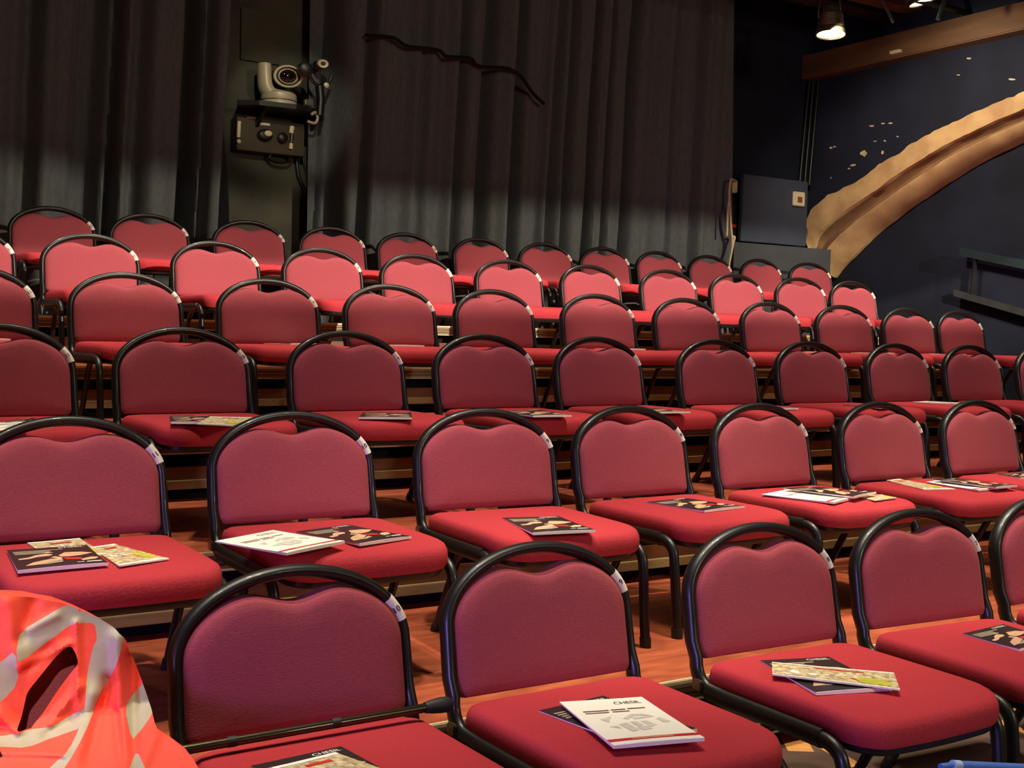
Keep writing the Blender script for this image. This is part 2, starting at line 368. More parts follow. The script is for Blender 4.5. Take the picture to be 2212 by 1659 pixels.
# ------------------------------------------------------------------ tiers
XE = {'B': 7.0, 'C': 7.0, 'D': 7.0, 'E': 7.0, 'F': 7.72}
FACE = {r: ROWY[r]-0.77 for r in 'BCDEF'}
for r, nx in (('B', 'C'), ('C', 'D'), ('D', 'E'), ('E', 'F'), ('F', None)):
    y0 = FACE[r]; y1 = FACE[nx]+0.05 if nx else 7.52; T = ROWZ[r]; xe = XE[r]; xs = -1.2
    root = empty('seating_platform', (xs, y0, T))
    tag(root, 'red-floored timber stage riser carrying the %s of chairs' % ROWNAME[r], 'platform', 'stepped platforms under the chair rows')
    L = lambda lo, hi: ((lo[0]-xs, lo[1]-y0, lo[2]-T), (hi[0]-xs, hi[1]-y0, hi[2]-T))
    bm = bmesh.new(); box(bm, *L((xs, y0+0.006, T-0.018), (xe, y1, T))); link('deck', bm, 'deck', root, smooth=False)
    bm = bmesh.new(); box(bm, *L((xs, y0-0.006, T-0.011), (xe, y0+0.006, T)), bev=0.002); box(bm, *L((xs, y0-0.004, T-0.0555), (xe, y0+0.01, T-0.050))); link('edge_trim', bm, 'lip', root, smooth=False)
    bm = bmesh.new()
    for a, b in ((0.010, 0.023), (0.025, 0.037), (0.039, 0.050)): box(bm, *L((xs, y0+0.002, T-b), (xe, y0+0.03, T-a)), bev=0.0015)
    link('fascia', bm, 'fascia', root, smooth=False)
    bm = bmesh.new(); box(bm, *L((xs, y0-0.004, T-0.145), (xe, y0+0.055, T-0.100)))
    link('lower_board', bm, 'board', root, smooth=False)
    bm = bmesh.new(); box(bm, *L((xs, y0-0.018, T-0.176), (xe, y0+0.055, T-0.1455)), bev=0.002)
    link('support_rail', bm, 'rail', root, smooth=False)
    bm = bmesh.new()
    k = 0
    xx = xs+0.4
    while xx < xe:
        for yy in (y0+0.1, y1-0.15):
            box(bm, *L((xx, yy, 0), (xx+0.04, yy+0.04, T-0.0182)))
        xx += 1.22
    link('support_posts', bm, 'rail', root, smooth=False)
    bm = bmesh.new(); zf = {'B': 0.0, 'C': ROWZ['B'], 'D': ROWZ['C'], 'E': ROWZ['D'], 'F': ROWZ['E']}[r]
    box(bm, *L((xs, y0+0.062, zf), (xe, y0+0.07, T-0.0182))); link('shade_backing', bm, 'void', root, smooth=False)  # added black sheet standing in for the shade under the deck

# ------------------------------------------------------------------ room shell
def struct(name, bm, m, smooth=False): o = link(name, bm, m, None, smooth); o['kind'] = 'structure'; return o
bm = bmesh.new(); box(bm, (-4, -4, -0.1), (8.6, 7.9, 0)); struct('floor', bm, 'floor')
bm = bmesh.new(); box(bm, (-4, -4, 3.98), (8.6, 7.9, 4.08)); struct('ceiling', bm, 'ceil')
bm = bmesh.new(); box(bm, (-4, 7.62, 0), (5.6, 7.8, 3.98)); struct('wall_back', bm, 'backwall')
bm = bmesh.new(); box(bm, (5.6, 7.62, 0), (8.6, 7.8, 3.98)); struct('wall_corner', bm, 'navy')
bm = bmesh.new(); box(bm, (-4.1, -4, 0), (-4, 7.8, 3.98)); struct('wall_left', bm, 'navy')

# side wall with the stone arch
XW = 8.0
OUT = [(7.585, 1.93), (7.612, 1.99), (7.585, 2.045), (7.612, 2.10), (7.575, 2.17), (7.48, 2.235), (7.25, 2.32), (6.974, 2.426), (6.68, 2.555), (6.372, 2.682), (5.95, 2.80), (5.504, 2.897), (5.0, 2.975), (4.5, 3.02), (4.0, 3.035)]
INN = [(7.432, 1.606), (7.33, 1.71), (7.20, 1.80), (7.01, 1.95), (6.81, 2.07), (6.50, 2.235), (6.05, 2.44), (5.60, 2.585), (5.1, 2.70), (4.5, 2.77), (4.0, 2.79)]
def resamp(c, n):
    c = [Vector((0, *q)) for q in c]; c = bez(c, 8); L = [0]
    for a, b in zip(c, c[1:]): L.append(L[-1]+(b-a).length)
    out = []
    for k in range(n):
        s = L[-1]*k/(n-1); i = 0
        while i < len(L)-2 and L[i+1] < s: i += 1
        f = (s-L[i])/max(1e-9, L[i+1]-L[i]); q = c[i].lerp(c[i+1], f); out.append((q.y, q.z))
    return out
NA = 90
oa = resamp(OUT, NA); ia = resamp(INN, NA)
oa2 = oa + [(8.0-y, z) for y, z in reversed(oa[:-1])]
ia2 = ia + [(8.0-y, z) for y, z in reversed(ia[:-1])]
bm = bmesh.new()   # wall above the arch: strips from the arch edge to the ceiling
def wallstrip(bm, pts, x0, x1):
    V = [[bm.verts.new((x, y, z)) for x in (x0, x1)] + [bm.verts.new((x, y, 3.98)) for x in (x1, x0)] for y, z in pts]
    for A, B in zip(V, V[1:]):
        for k in range(4): bm.faces.new((A[k], A[(k+1) % 4], B[(k+1) % 4], B[k]))
    bm.faces.new(V[0]); bm.faces.new(V[-1])
wallstrip(bm, [(7.62, 1.2)] + [(y, z-0.03) for y, z in oa2 if y < 7.57 and z > 2.15], XW, XW+0.2)
box(bm, (XW, -4, 0), (XW+0.2, 0.31, 3.98))
struct('wall_right', bm, 'navy')
bm = bmesh.new(); box(bm, (XW+0.2, -4, 0), (XW+0.3, 7.62, 3.98)); struct('wall_recess', bm, 'navy')
# bare patches where paint has come off
bm = bmesh.new()
def blob(cx, cy, rx, ry, X=XW-0.002):
    n = 9; V = []
    for k in range(n):
        a = 2*PI*k/n; rr = random.uniform(0.6, 1.15)
        V.append(bm.verts.new(at_x(cx+rx*rr*math.cos(a), cy+ry*rr*math.sin(a), X)))
    f = bm.faces.new(V); g = bmesh.ops.extrude_face_region(bm, geom=[f])
    bmesh.ops.translate(bm, verts=[v for v in g['geom'] if isinstance(v, bmesh.types.BMVert)], vec=(-0.001, 0, 0))
for c in ((1866, 331, 10, 8), (1843, 357, 7, 3), (1834, 364, 3, 2), (1795, 319, 4, 3), (1803, 317, 4, 2), (1883, 272, 6, 2), (1908, 267, 5, 2), (1924, 266, 5, 2), (1911, 304, 3, 2), (1939, 295, 4, 1.5), (1890, 305, 5, 1), (1795, 384, 2, 2), (2093, 126, 6, 2), (2185, 171, 9, 2.5), (2070, 162, 6, 1.5), (1906, 330, 3, 5)): blob(*c)
w = link('bare_patches', bm, 'flake', bpy.data.objects['wall_right'], smooth=False)
# the arch itself: moulded stone ring
prof = [(-0.015, 0.02), (-0.005, -0.045), (0.10, -0.055), (0.30, -0.052), (0.44, -0.048), (0.47, -0.02), (0.50, 0.02), (0.58, 0.045), (0.64, 0.04), (0.68, 0.015), (0.72, 0.02), (0.86, 0.07), (1.0, 0.16), (1.0, 0.205)]
bm = bmesh.new(); V = []
for i, ((yo, zo), (yi, zi)) in enumerate(zip(oa2, ia2)):
    r = []
    for k, (t, dx) in enumerate(prof):
        y = yo+(yi-yo)*t; z = zo+(zi-zo)*t
        nn = noise.noise(Vector((y*6, z*6, k*0.4)))*0.012+noise.noise(Vector((y*19, z*19, k)))*0.006
        rough = 1.8 if k < 2 else (1.0 if k < 5 else 0.45)
        if i < 14 and k < 5: rough *= 2.4
        r.append(bm.verts.new((XW+dx+nn*rough*0.6, y+nn*rough, z+nn*rough)))
    V.append(r)
for A, B in zip(V, V[1:]):
    for k in range(len(prof)-1):
        f = bm.faces.new((A[k], A[k+1], B[k+1], B[k])); f.material_index = 1 if 5 <= k <= 8 else 0
for R in (V[0], V[-1]): bm.faces.new(R)
o = link('trim_1', bm, ['stone', 'stoneshade'], None, True); o['kind'] = 'structure'
o['label'] = 'pale sandstone arch rising across the navy side wall'
# timber wall plate under the ceiling along the side wall
bm = bmesh.new(); box(bm, (7.86, -4, 3.345), (8.02, 7.62, 3.55), bev=0.01); struct('trim_2', bm, 'beam')
bm = bmesh.new()
for yy in (6.45, 4.95, 3.4): box(bm, (6.2, yy, 3.72), (7.98, yy+0.16, 3.98))
struct('trim_3', bm, 'beam')
bm = bmesh.new(); box(bm, (-3.9, 6.75, 3.74), (7.98, 6.95, 3.98)); struct('trim_4', bm, 'ceil')

# ------------------------------------------------------------------ curtains
def gpx(px): return at_y(px, 400, 7.3).x
def make_curtain(name, x0, x1, creases, label, phase, recess=None):
    nx = int((x1-x0)/0.011); nz = 30; z0, z1 = 1.078, 3.95
    cr = [(gpx(c[0]), c[1]*0.0030, c[2]) for c in creases]
    bm = bmesh.new(); V = []
    for i in range(nx+1):
        x = x0+(x1-x0)*i/nx; colv = []
        for k in range(nz+1):
            z = z0+(z1-z0)*k/nz; xs = x-0.045*(z-1.9)
            y = 7.30+0.022*math.sin(xs*17+phase)+0.014*math.sin(xs*41+phase*2+0.4*z)+0.02*noise.noise(Vector((xs*3.1, z*0.5, phase)))
            for cx, wd, dp in cr:
                wob = 0.012*noise.noise(Vector((z*1.3, cx*5, 2)))
                q = (xs-cx-wob)/wd
                y += 1.5*dp*math.exp(-q*q)
            if recess:
                a, b = recess; t = 1/(1+math.exp(-(x-b)/0.012)); y += 0.19*(1-t)
            colv.append(bm.verts.new((x, y, z)))
        V.append(colv)
    for A, B in zip(V, V[1:]):
        for k in range(nz): bm.faces.new((A[k], A[k+1], B[k+1], B[k]))
    g = bmesh.ops.extrude_face_region(bm, geom=list(bm.faces))
    bmesh.ops.translate(bm, verts=[v for v in g['geom'] if isinstance(v, bmesh.types.BMVert)], vec=(0, 0.006, 0))
    return tag(link(name, bm, 'curtain'), label, 'curtain', 'black stage curtains')
make_curtain('stage_curtain', -1.5, at_y(499, 400, 7.3).x, [(-300, 20, .1), (-180, 12, .1), (-80, 14, .1), (52, 20, .10), (168, 16, .11), (200, 22, .15), (246, 9, .13), (290, 14, .05), (398, 12, .14), (410, 10, .12), (441, 9, .10), (489, 9, .14)], 'pleated black curtain left of the shelf with the camera', 0.4)
make_curtain('stage_curtain', at_y(688, 400, 7.3).x, 6.77, [(712, 7, .06), (785, 10, .09), (905, 12, .04), (985, 9, .07), (1047, 14, .12), (1112, 15, .13), (1165, 9, .04), (1195, 14, .10), (1225, 9, .07), (1271, 8, .13), (1309, 6, .10), (1353, 12, .17), (1445, 10, .06), (1500, 9, .05)], 'wide pleated black curtain right of the shelf with the camera', 1.9, recess=(gpx(690), gpx(741)))
# dark tube painting a cable's shadow on the right curtain
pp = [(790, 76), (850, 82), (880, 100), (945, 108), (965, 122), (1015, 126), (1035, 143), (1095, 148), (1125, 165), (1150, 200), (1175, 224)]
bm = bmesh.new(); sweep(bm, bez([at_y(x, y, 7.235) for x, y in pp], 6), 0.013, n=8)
tag(link('cable_shadow', bm, 'void'), 'painted shadow of a cable sagging diagonally across the wide black curtain', 'cable')

# ------------------------------------------------------------------ gap between the curtains: camera shelf
Y0 = 7.40
sh = empty('wall_shelf', at_y(600, 232, 7.45)); tag(sh, 'dark shelf on the wall between the curtains, holding the silver camera', 'shelf')
def rel(o, v): return Vector(v)-Vector(o.location)
bm = bmesh.new(); c = at_y(605, 226, 7.40)
pts = [at_y(*q) for q in ((512, 224, 7.60), (512, 226, 7.36), (560, 236, 7.28), (640, 246, 7.26), (700, 240, 7.34), (700, 236, 7.60))]
zt = c.z-0.012
vt = [bm.verts.new(rel(sh, (q.x, q.y, zt))) for q in pts]; vb = [bm.verts.new(rel(sh, (q.x, q.y, zt-0.03))) for q in pts]
bm.faces.new(vt); bm.faces.new(vb)
for k in range(len(pts)): bm.faces.new((vt[k], vt[(k+1) % 6], vb[(k+1) % 6], vb[k]))
link('shelf_board', bm, 'darkplastic', sh, smooth=False)
for px in (540, 655):
    bm = bmesh.new(); a = at_y(px, 240, 7.6)
    q = [rel(sh, (a.x, 7.60, zt-0.03)), rel(sh, (a.x, 7.32, zt-0.03)), rel(sh, (a.x, 7.60, zt-0.19))]
    for dx in (0, 0.02):
        bm.verts.ensure_lookup_table()
        vs = [bm.verts.new(v+Vector((dx, 0, 0))) for v in q]; bm.faces.new(vs)
    bm.verts.ensure_lookup_table()
    for k in range(3): bm.faces.new((bm.verts[k], bm.verts[(k+1) % 3], bm.verts[3+(k+1) % 3], bm.verts[3+k]))
    link('shelf_bracket', bm, 'darkplastic', sh, smooth=False)
# robotic pan-tilt camera
cb = at_y(602, 214, 7.42); cb.z = zt
pc = empty('robotic_camera', cb); tag(pc, 'silver remote pan and tilt video camera standing on the dark shelf', 'camera')
k_ = 3.0e-3
bm = bmesh.new(); lathe(bm, [(0.112, 0.0), (0.116, 0.006), (0.116, 0.026), (0.113, 0.030), (0.113, 0.036), (0.116, 0.040), (0.114, 0.075), (0.10, 0.088)], (0, 0, 0), (0, 0, 1), 32)
base = link('base', bm, 'silver', pc)
bm = bmesh.new(); lathe(bm, [(0.1165, 0.0315), (0.1165, 0.0355)], (0, 0, 0), (0, 0, 1), 32); link('base_slot', bm, 'darkplastic', base)
bm = bmesh.new(); sweep(bm, bez([(0.02, 0.0, 0.062), (-0.05, 0.0, 0.072), (-0.088, 0.0, 0.11), (-0.098, 0.0, 0.17), (-0.10, 0.0, 0.235), (-0.10, 0.0, 0.262)], 5), lambda t: 0.075-0.02*t, lambda t: 0.048-0.006*t, ref=(0, 1, 0), n=20); link('side_arm', bm, 'silver', pc)
fd = Vector((-0.15, -0.97, -0.15)).normalized(); hc = Vector((0.036, -0.02, 0.192))
def squat(o_, cz, f=0.74):
    for v in o_.data.vertices: v.co.z = cz+(v.co.z-cz)*f
bm = bmesh.new(); lathe(bm, [(0.05, -0.09), (0.082, -0.075), (0.09, -0.03), (0.09, 0.055), (0.086, 0.066)], hc, fd, 32); head = link('camera_head', bm, 'darkplastic', pc)
bm = bmesh.new(); lathe(bm, [(0.068, 0.06), (0.094, 0.06), (0.096, 0.078), (0.09, 0.086), (0.08, 0.086), (0.078, 0.07)], hc, fd, 32, capped=False); squat(link('lens_ring', bm, 'silver', head), hc.z); squat(head, hc.z)
bm = bmesh.new(); lathe(bm, [(0.056, 0.064), (0.064, 0.07), (0.064, 0.08), (0.058, 0.082), (0.054, 0.074)], hc, fd, 32, capped=False); squat(link('inner_ring', bm, 'silver', head), hc.z)
bm = bmesh.new(); lathe(bm, [(0.056, 0.064), (0.045, 0.071), (0.025, 0.076), (0.001, 0.078)], hc, fd, 24); squat(link('lens', bm, 'glass', head), hc.z)
# clamp lamp fittings to its right
cl = at_y(690, 200, 7.30)
la = empty('stage_lantern', cl); tag(la, 'small black stage lantern with a pale ring lens beside the silver camera', 'stage light')
P = lambda px, py, Y=7.30: rel(la, at_y(px, py, Y))
bm = bmesh.new(); c = P(697, 138); lathe(bm, [(0.024, 0.0), (0.037, 0.0), (0.038, 0.012), (0.034, 0.018), (0.018, 0.016), (0.016, 0.004)], c, fd, 24, capped=False); squat(link('lens_ring', bm, 'silver', la), c.z)
bm = bmesh.new(); lathe(bm, [(0.03, -0.12), (0.042, -0.10), (0.042, 0.0), (0.02, 0.002)], c, fd, 20); squat(link('lamp_body', bm, 'darkplastic', la), c.z)
bm = bmesh.new(); c = P(660, 150, 7.22); lathe(bm, [(0.03, -0.07), (0.046, -0.05), (0.046, 0.02), (0.03, 0.03)], c, fd, 20); link('side_knob', bm, 'darkplastic', la)
bm = bmesh.new(); sweep(bm, bez([P(668, 162), P(676, 176), P(690, 186), P(708, 182), P(716, 165)], 6), 0.012, n=8); link('yoke', bm, 'darkplastic', la)
bm = bmesh.new(); sweep(bm, [P(690, 186), P(693, 215), P(690, 250)], 0.028, n=10); link('stem', bm, 'darkplastic', la)
bm = bmesh.new(); lathe(bm, [(0.012, 0), (0.017, 0.004), (0.017, 0.03), (0.01, 0.034)], P(703, 184), fd, 12); link('clamp_bolt', bm, 'chrome', la)
bm = bmesh.new(); box(bm, P(666, 222)-Vector((0.03, 0.02, 0.02)), P(666, 222)+Vector((0.03, 0.02, 0.02)), bev=0.006); link('clamp_block', bm, 'clip', la)
bm = bmesh.new(); sweep(bm, bez([P(672, 248), P(682, 243), P(686, 256), P(680, 266), P(664, 262)], 5), 0.010, n=8); link('hook', bm, 'midprint', la)
# control box under the shelf
a = at_y(512, 258, 7.50); b = at_y(657, 338, 7.50)
bx = empty('control_box', ((a.x+b.x)/2, 7.55, b.z)); tag(bx, 'olive metal electrical box with knobs fixed to the wall below the shelf', 'electrical box')
bm = bmesh.new(); box(bm, rel(bx, (a.x, 7.50, b.z)), rel(bx, (b.x, 7.62, a.z+0.02)), bev=0.004); link('box_body', bm, 'olivebox', bx, smooth=False)
Q = lambda px, py, Y=7.49: rel(bx, at_y(px, py, Y))
bm = bmesh.new(); sweep(bm, [Q(517, 262), Q(515, 297)], 0.012, n=8); link('light_strip', bm, 'ivory', bx)
bm = bmesh.new(); lathe(bm, [(0.014, 0), (0.014, 0.012), (0.008, 0.018)], Q(515, 306), (0, -1, 0), 12); link('screw', bm, 'ivory', bx)
bm = bmesh.new(); lathe(bm, [(0.05, 0.0), (0.052, 0.016), (0.04, 0.03), (0.03, 0.032)], Q(571, 292), (0, -1, 0), 20); c_ = Q(571, 292); kn = link('knob', bm, 'darkplastic', bx); squat(kn, c_.z)
bm = bmesh.new(); lathe(bm, [(0.026, 0.03), (0.026, 0.042), (0.016, 0.05), (0.004, 0.052)], Q(575, 289), (0, -1, 0), 16); squat(link('knob_cap', bm, 'ivory', kn), c_.z)
bm = bmesh.new(); lathe(bm, [(0.032, 0.0), (0.034, 0.02), (0.022, 0.03)], Q(609, 298), (0, -1, 0), 18); link('knob', bm, 'darkplastic', bx)
bm = bmesh.new(); sweep(bm, [Q(631, 273), Q(629, 288)], 0.016, n=8); sweep(bm, [Q(629, 310), Q(628, 322)], 0.013, n=8); link('plug', bm, 'ivory', bx)
bm = bmesh.new(); sweep(bm, [Q(631, 288), Q(629, 310)], 0.011, n=8); link('plug_sleeve', bm, 'darkplastic', bx)
bm = bmesh.new(); box(bm, Q(560, 264), Q(584, 272)+Vector((0, 0.02, 0)), bev=0.003); link('name_plate', bm, 'greyprint', bx)
bm = bmesh.new(); box(bm, Q(533, 250), Q(557, 259)+Vector((0, 0.02, 0)), bev=0.002); link('warning_plate', bm, 'brownlabel', bx)
# coiled and hanging cables
bm = bmesh.new(); c = at_y(605, 338, 7.55); sweep(bm, [c+Vector((0.085*math.cos(t)*(1-0.05*t/6), -0.02*math.sin(t*0.5), 0.03*math.sin(t)-0.012)) for t in [k*0.35 for k in range(42)]], 0.007, n=8)
bmesh.ops.translate(bm, verts=bm.verts, vec=-Vector(bx.location)); link('cable_loop', bm, 'darkplastic', bx)
for pts, rad, lab in (([(640, 335), (645, 380), (657, 410), (658, 450), (660, 505)], 0.013, 'thicker dark cable running down the wall below the olive box'),
                      ([(676, 262), (668, 290), (672, 320), (668, 350), (684, 400), (688, 430), (686, 500)], 0.009, 'thin cable curving down the wall along the right curtain edge'),
                      ([(655, 262), (652, 300), (655, 345), (662, 380), (657, 430)], 0.006, 'thin straight cable hanging between the two other wall cables')):
    bm = bmesh.new(); sweep(bm, bez([at_y(x, y, 7.60) for x, y in pts], 8), rad, n=8)
    tag(link('hanging_cable', bm, 'darkplastic'), lab, 'cable', 'cables below the camera shelf')
bm = bmesh.new(); a = at_y(520, 128, 7.60); b = at_y(605, 30, 7.60); box(bm, (a.x, 7.595, a.z), (b.x, 7.62, b.z)); tag(link('dark_square', bm, 'olivebox', smooth=False), 'dark square on the wall above the silver camera', 'board')  # thin dark square set flat on the wall

# ------------------------------------------------------------------ right corner
a = at_y(1600, 376, 7.46); b = at_y(1738, 524, 7.46)
bm = bmesh.new(); box(bm, (a.x, 7.44, at_y(1590, 520, 7.46).z), (b.x, 7.48, a.z), bev=0.004)
g = [v for v in bm.verts if v.co.z > a.z-0.03 and v.co.x < a.x+0.03]
for v in g: v.co.x += 0.02
tag(link('wall_panel', bm, 'navypanel', smooth=False, loc=(a.x, 7.48, b.z)), 'dark blue square panel on the wall right of the curtain', 'panel')
a = at_y(1578, 521, 7.24); b = at_y(1800, 531, 7.24)
bm = bmesh.new(); box(bm, (6.79, 7.262, 1.0758), (b.x, 7.282, a.z), bev=0.003)
for v in bm.verts:
    if v.co.z < 1.2 and v.co.x > 7.5: v.co.x -= 0.01
tag(link('standing_board', bm, 'greyboard', smooth=False), 'slate grey board standing behind the right end of the back row', 'board')
sk = empty('wall_socket', at_y(1726, 430, 7.43)); tag(sk, 'small white box with a dark square window on the blue panel edge', 'socket')
c = Vector(sk.location)
bm = bmesh.new(); q0 = at_y(1714, 444, 7.42)-c; q1 = at_y(1739, 416, 7.42)-c; box(bm, (q0.x, -0.015, q0.z), (q1.x, 0.01, q1.z), bev=0.006); pl = link('casing', bm, 'ivory', sk, smooth=False)
bm = bmesh.new(); q0 = at_y(1723, 437, 7.415)-c; q1 = at_y(1733, 426, 7.415)-c; box(bm, (q0.x, -0.018, q0.z), (q1.x, -0.012, q1.z)); link('window', bm, 'brownlabel', pl, smooth=False)
for i, (x0, x1, lab) in enumerate(((1748, 1727, 'leftmost'), (1757, 1738, 'middle'), (1768, 1748, 'rightmost'))):
    a = at_y(x0, 176, 7.58-0.02*i); b = at_y(x1, 400, 7.58-0.02*i)
    bm = bmesh.new(); sweep(bm, [a, b], 0.014, n=10)
    tag(link('conduit_pipe', bm, 'darkplastic'), '%s of three dark vertical pipes in the wall corner' % lab, 'pipe', 'pipes in the corner')
# cord and odds and ends in the gap
rp = empty('cream_rope', at_y(1576, 575, 7.2)); tag(rp, 'looped cream cord hanging down at the right edge of the curtain', 'cord')
bm = bmesh.new(); sweep(bm, bez([at_y(1590, 392, 7.505)-Vector(rp.location), at_y(1584, 388, 7.35)-Vector(rp.location), at_y(1578, 388, 7.2)-Vector(rp.location)], 6), 0.009, n=8); link('strand', bm, 'rope', rp)
for s in ([(1578, 388), (1575, 420), (1577, 450), (1579, 490), (1582, 520), (1580, 545)], [(1575, 430), (1572, 455), (1570, 510)], [(1579, 512), (1587, 512), (1584, 525), (1580, 545), (1577, 560), (1574, 578)]):
    bm = bmesh.new(); sweep(bm, bez([at_y(x, y, 7.2)-Vector(rp.location) for x, y in s], 6), 0.009, n=8); link('strand', bm, 'rope', rp)
a = at_y(1574, 412, 7.44); b = at_y(1602, 387, 7.44)
bm = bmesh.new(); box(bm, (a.x, 7.50, a.z), (b.x+.02, 7.62, b.z), bev=0.008); tag(link('junction_box', bm, 'ivory', smooth=False), 'cream box on the wall between curtain and blue panel', 'electrical box')
bm = bmesh.new(); c = at_y(1586, 500, 7.5); lathe(bm, [(0.055, 0), (0.06, 0.01), (0.06, 0.28), (0.045, 0.34), (0.045, 0.36)], (c.x, 7.562, at_y(1586, 522, 7.55).z), (0, 0, 1), 16)
cy = link('black_cylinder', bm, 'darkplastic'); tag(cy, 'dark cylinder with a red band in the gap beside the blue panel', 'cylinder')
bm = bmesh.new(); lathe(bm, [(0.061, 0.115), (0.061, 0.14)], (c.x, 7.562, at_y(1586, 522, 7.55).z), (0, 0, 1), 16, capped=False); link('red_band', bm, 'redprint', cy)

# sloping handrail on the recessed side wall
hr = empty('handrail', at_x(2100, 560, 8.08)); tag(hr, 'dark teal sloping two-bar handrail on the side wall at the right', 'handrail')
def plank(p0, p1, h, d, m, nm):
    bm = bmesh.new(); a = at_x(*p0, 8.12)-Vector(hr.location); b = at_x(*p1, 8.12)-Vector(hr.location)
    b = a+(b-a)*2.6; V = []
    for q in (a, b):
        V.append([bm.verts.new(q+Vector((dx, 0, dz))) for dx, dz in ((-d/2, 0), (d/2, 0), (d/2, -h), (-d/2, -h))])
    for k in range(4): bm.faces.new((V[0][k], V[0][(k+1) % 4], V[1][(k+1) % 4], V[1][k]))
    bm.faces.new(V[0]); bm.faces.new(V[1]); link(nm, bm, m, hr, smooth=False)
plank((2078, 535), (2212, 562), 0.065, 0.05, 'teal', 'top_rail')
plank((2064, 626), (2212, 668), 0.05, 0.045, 'greypaint', 'lower_rail')
bm = bmesh.new(); a = at_x(2108, 552, 8.12)-Vector(hr.location); b = at_x(2100, 640, 8.12)-Vector(hr.location); sweep(bm, [a, Vector((a.x, a.y+0.02, b.z))], 0.018, n=10); link('post', bm, 'void', hr)
for q in ((2110, 548), (2102, 640)):
    bm = bmesh.new(); a = at_x(*q, 8.12)-Vector(hr.location); sweep(bm, [a, a+Vector((0.085, 0, 0))], 0.012, n=8); link('bracket', bm, 'darkplastic', hr)

# ------------------------------------------------------------------ ceiling lamps
def par_can(px, py, Y, label, axis):
    c = at_y(px, py, Y); root = empty('spotlight', c); tag(root, label, 'stage light', 'ceiling spotlights')
    ax = Vector(axis).normalized()       # the way it points
    up = -ax
    bm = bmesh.new(); lathe(bm, [(0.103, 0.0), (0.105, 0.03), (0.10, 0.035)] + [q for k in range(7) for q in ((0.098-0.002*k, 0.04+0.016*k), (0.092-0.002*k, 0.048+0.016*k))] + [(0.07, 0.17), (0.055, 0.20), (0.02, 0.21)], (0, 0, 0), up, 28, capped=False)
    lathe(bm, [(0.103, 0.0), (0.096, 0.003), (0.092, 0.03)], (0, 0, 0), up, 28, capped=False)
    link('can_body', bm, 'clip2', root)
    bm = bmesh.new(); lathe(bm, [(0.0945, 0.012), (0.07, 0.004), (0.03, 0.0), (0.001, -0.001)], (0, 0, 0), up, 28, capped=False); link('lens', bm, 'lamp', root)
    bm = bmesh.new(); s = Vector((1, 0, 0)); m0 = up*0.1
    sweep(bm, bez([m0-s*0.112, m0-s*0.114+Vector((0, 0, 0.08)), Vector((-0.06, 0, 0.30)), Vector((0.06, 0, 0.30)), m0+s*0.114+Vector((0, 0, 0.08)), m0+s*0.112], 6), 0.006, 0.014, n=8); link('yoke', bm, 'frame', root)
    bm = bmesh.new(); sweep(bm, [(0, 0, 0.29), (0, 0, 0.40)], 0.018, n=10); link('clamp', bm, 'frame', root)
    return root
M['clip2'] = mat('bright lamp can', srgb(120, 112, 84), 0.3, metal=0.7, noise_amt=0.2, scale=30)
par_can(1794, 76, 6.0, 'lit silver spotlight under the dark ceiling, the lower and left one', (-0.07, -0.09, -1))
par_can(1993, 6, 6.0, 'lit spotlight at the top edge, right of the other one', (0.2, -0.2, -1))
za = at_y(1794, 76, 6.0).z
bm = bmesh.new(); sweep(bm, [(3.0, 6.0, za+0.40), (7.98, 6.0, za+0.40)], 0.024, n=12); tag(link('lighting_bar', bm, 'darkplastic'), 'black lighting pipe under the ceiling carrying the spotlights', 'pipe')
bm = bmesh.new(); sweep(bm, [at_y(1905, 0, 5.7), at_y(1930, 48, 5.7)], 0.012, n=8); tag(link('hanging_bracket', bm, 'greypaint'), 'grey metal arm hanging from the ceiling right of the lower spotlight', 'bracket')
bm = bmesh.new(); sweep(bm, [at_y(2040, 0, 5.7), at_y(2026, 42, 5.7)], 0.016, n=8); tag(link('hanging_bracket', bm, 'greypaint'), 'brownish hook hanging right of the upper spotlight', 'bracket')
bm = bmesh.new(); q = at_x(1935, 112, 7.84); box(bm, q-Vector((0.02, 0.05, 0.012)), q+Vector((0.02, 0.05, 0.012)), bev=0.004); tag(link('beam_fitting', bm, 'ivory'), 'small pale fitting on the brown ceiling beam', 'fitting')

# ------------------------------------------------------------------ tape and orange patch on the floor
def strip(p, w, lab):
    P3 = [at_z(x, y, 0.0) for x, y in p]; d = (P3[1]-P3[0]).normalized(); n = Vector((-d.y, d.x, 0))*w/2
    bm = bmesh.new(); V = [bm.verts.new(q+Vector((0, 0, z))) for z in (0, 0.0012) for q in (P3[0]-n, P3[0]+n, P3[1]+n, P3[1]-n)]
    bm.faces.new(V[:4]); bm.faces.new(V[4:])
    for k in range(4): bm.faces.new((V[k], V[(k+1) % 4], V[4+(k+1) % 4], V[4+k]))
    tag(link('floor_tape_or_patch', bm, 'tape', smooth=False), lab, 'tape', 'orange tape marks and patch on the floor')
strip(((1838, 1622), (2105, 1560)), 0.035, 'longest orange tape line on the dark floor under the third front chair')
strip(((1770, 1608), (1880, 1672)), 0.035, 'orange tape line slanting beside the front chair leg near the bottom edge')
strip(((2150, 1556), (2230, 1587)), 0.03, 'short orange tape line on the floor at the right edge, lower one')
strip(((2172, 1544), (2240, 1522)), 0.05, 'short orange tape line on the floor at the right edge, upper one')
strip(((1690, 1600), (1745, 1602)), 0.16, 'wide orange patch on the floor left of the front chair leg')  # broad orange patch in the same colour as the strips

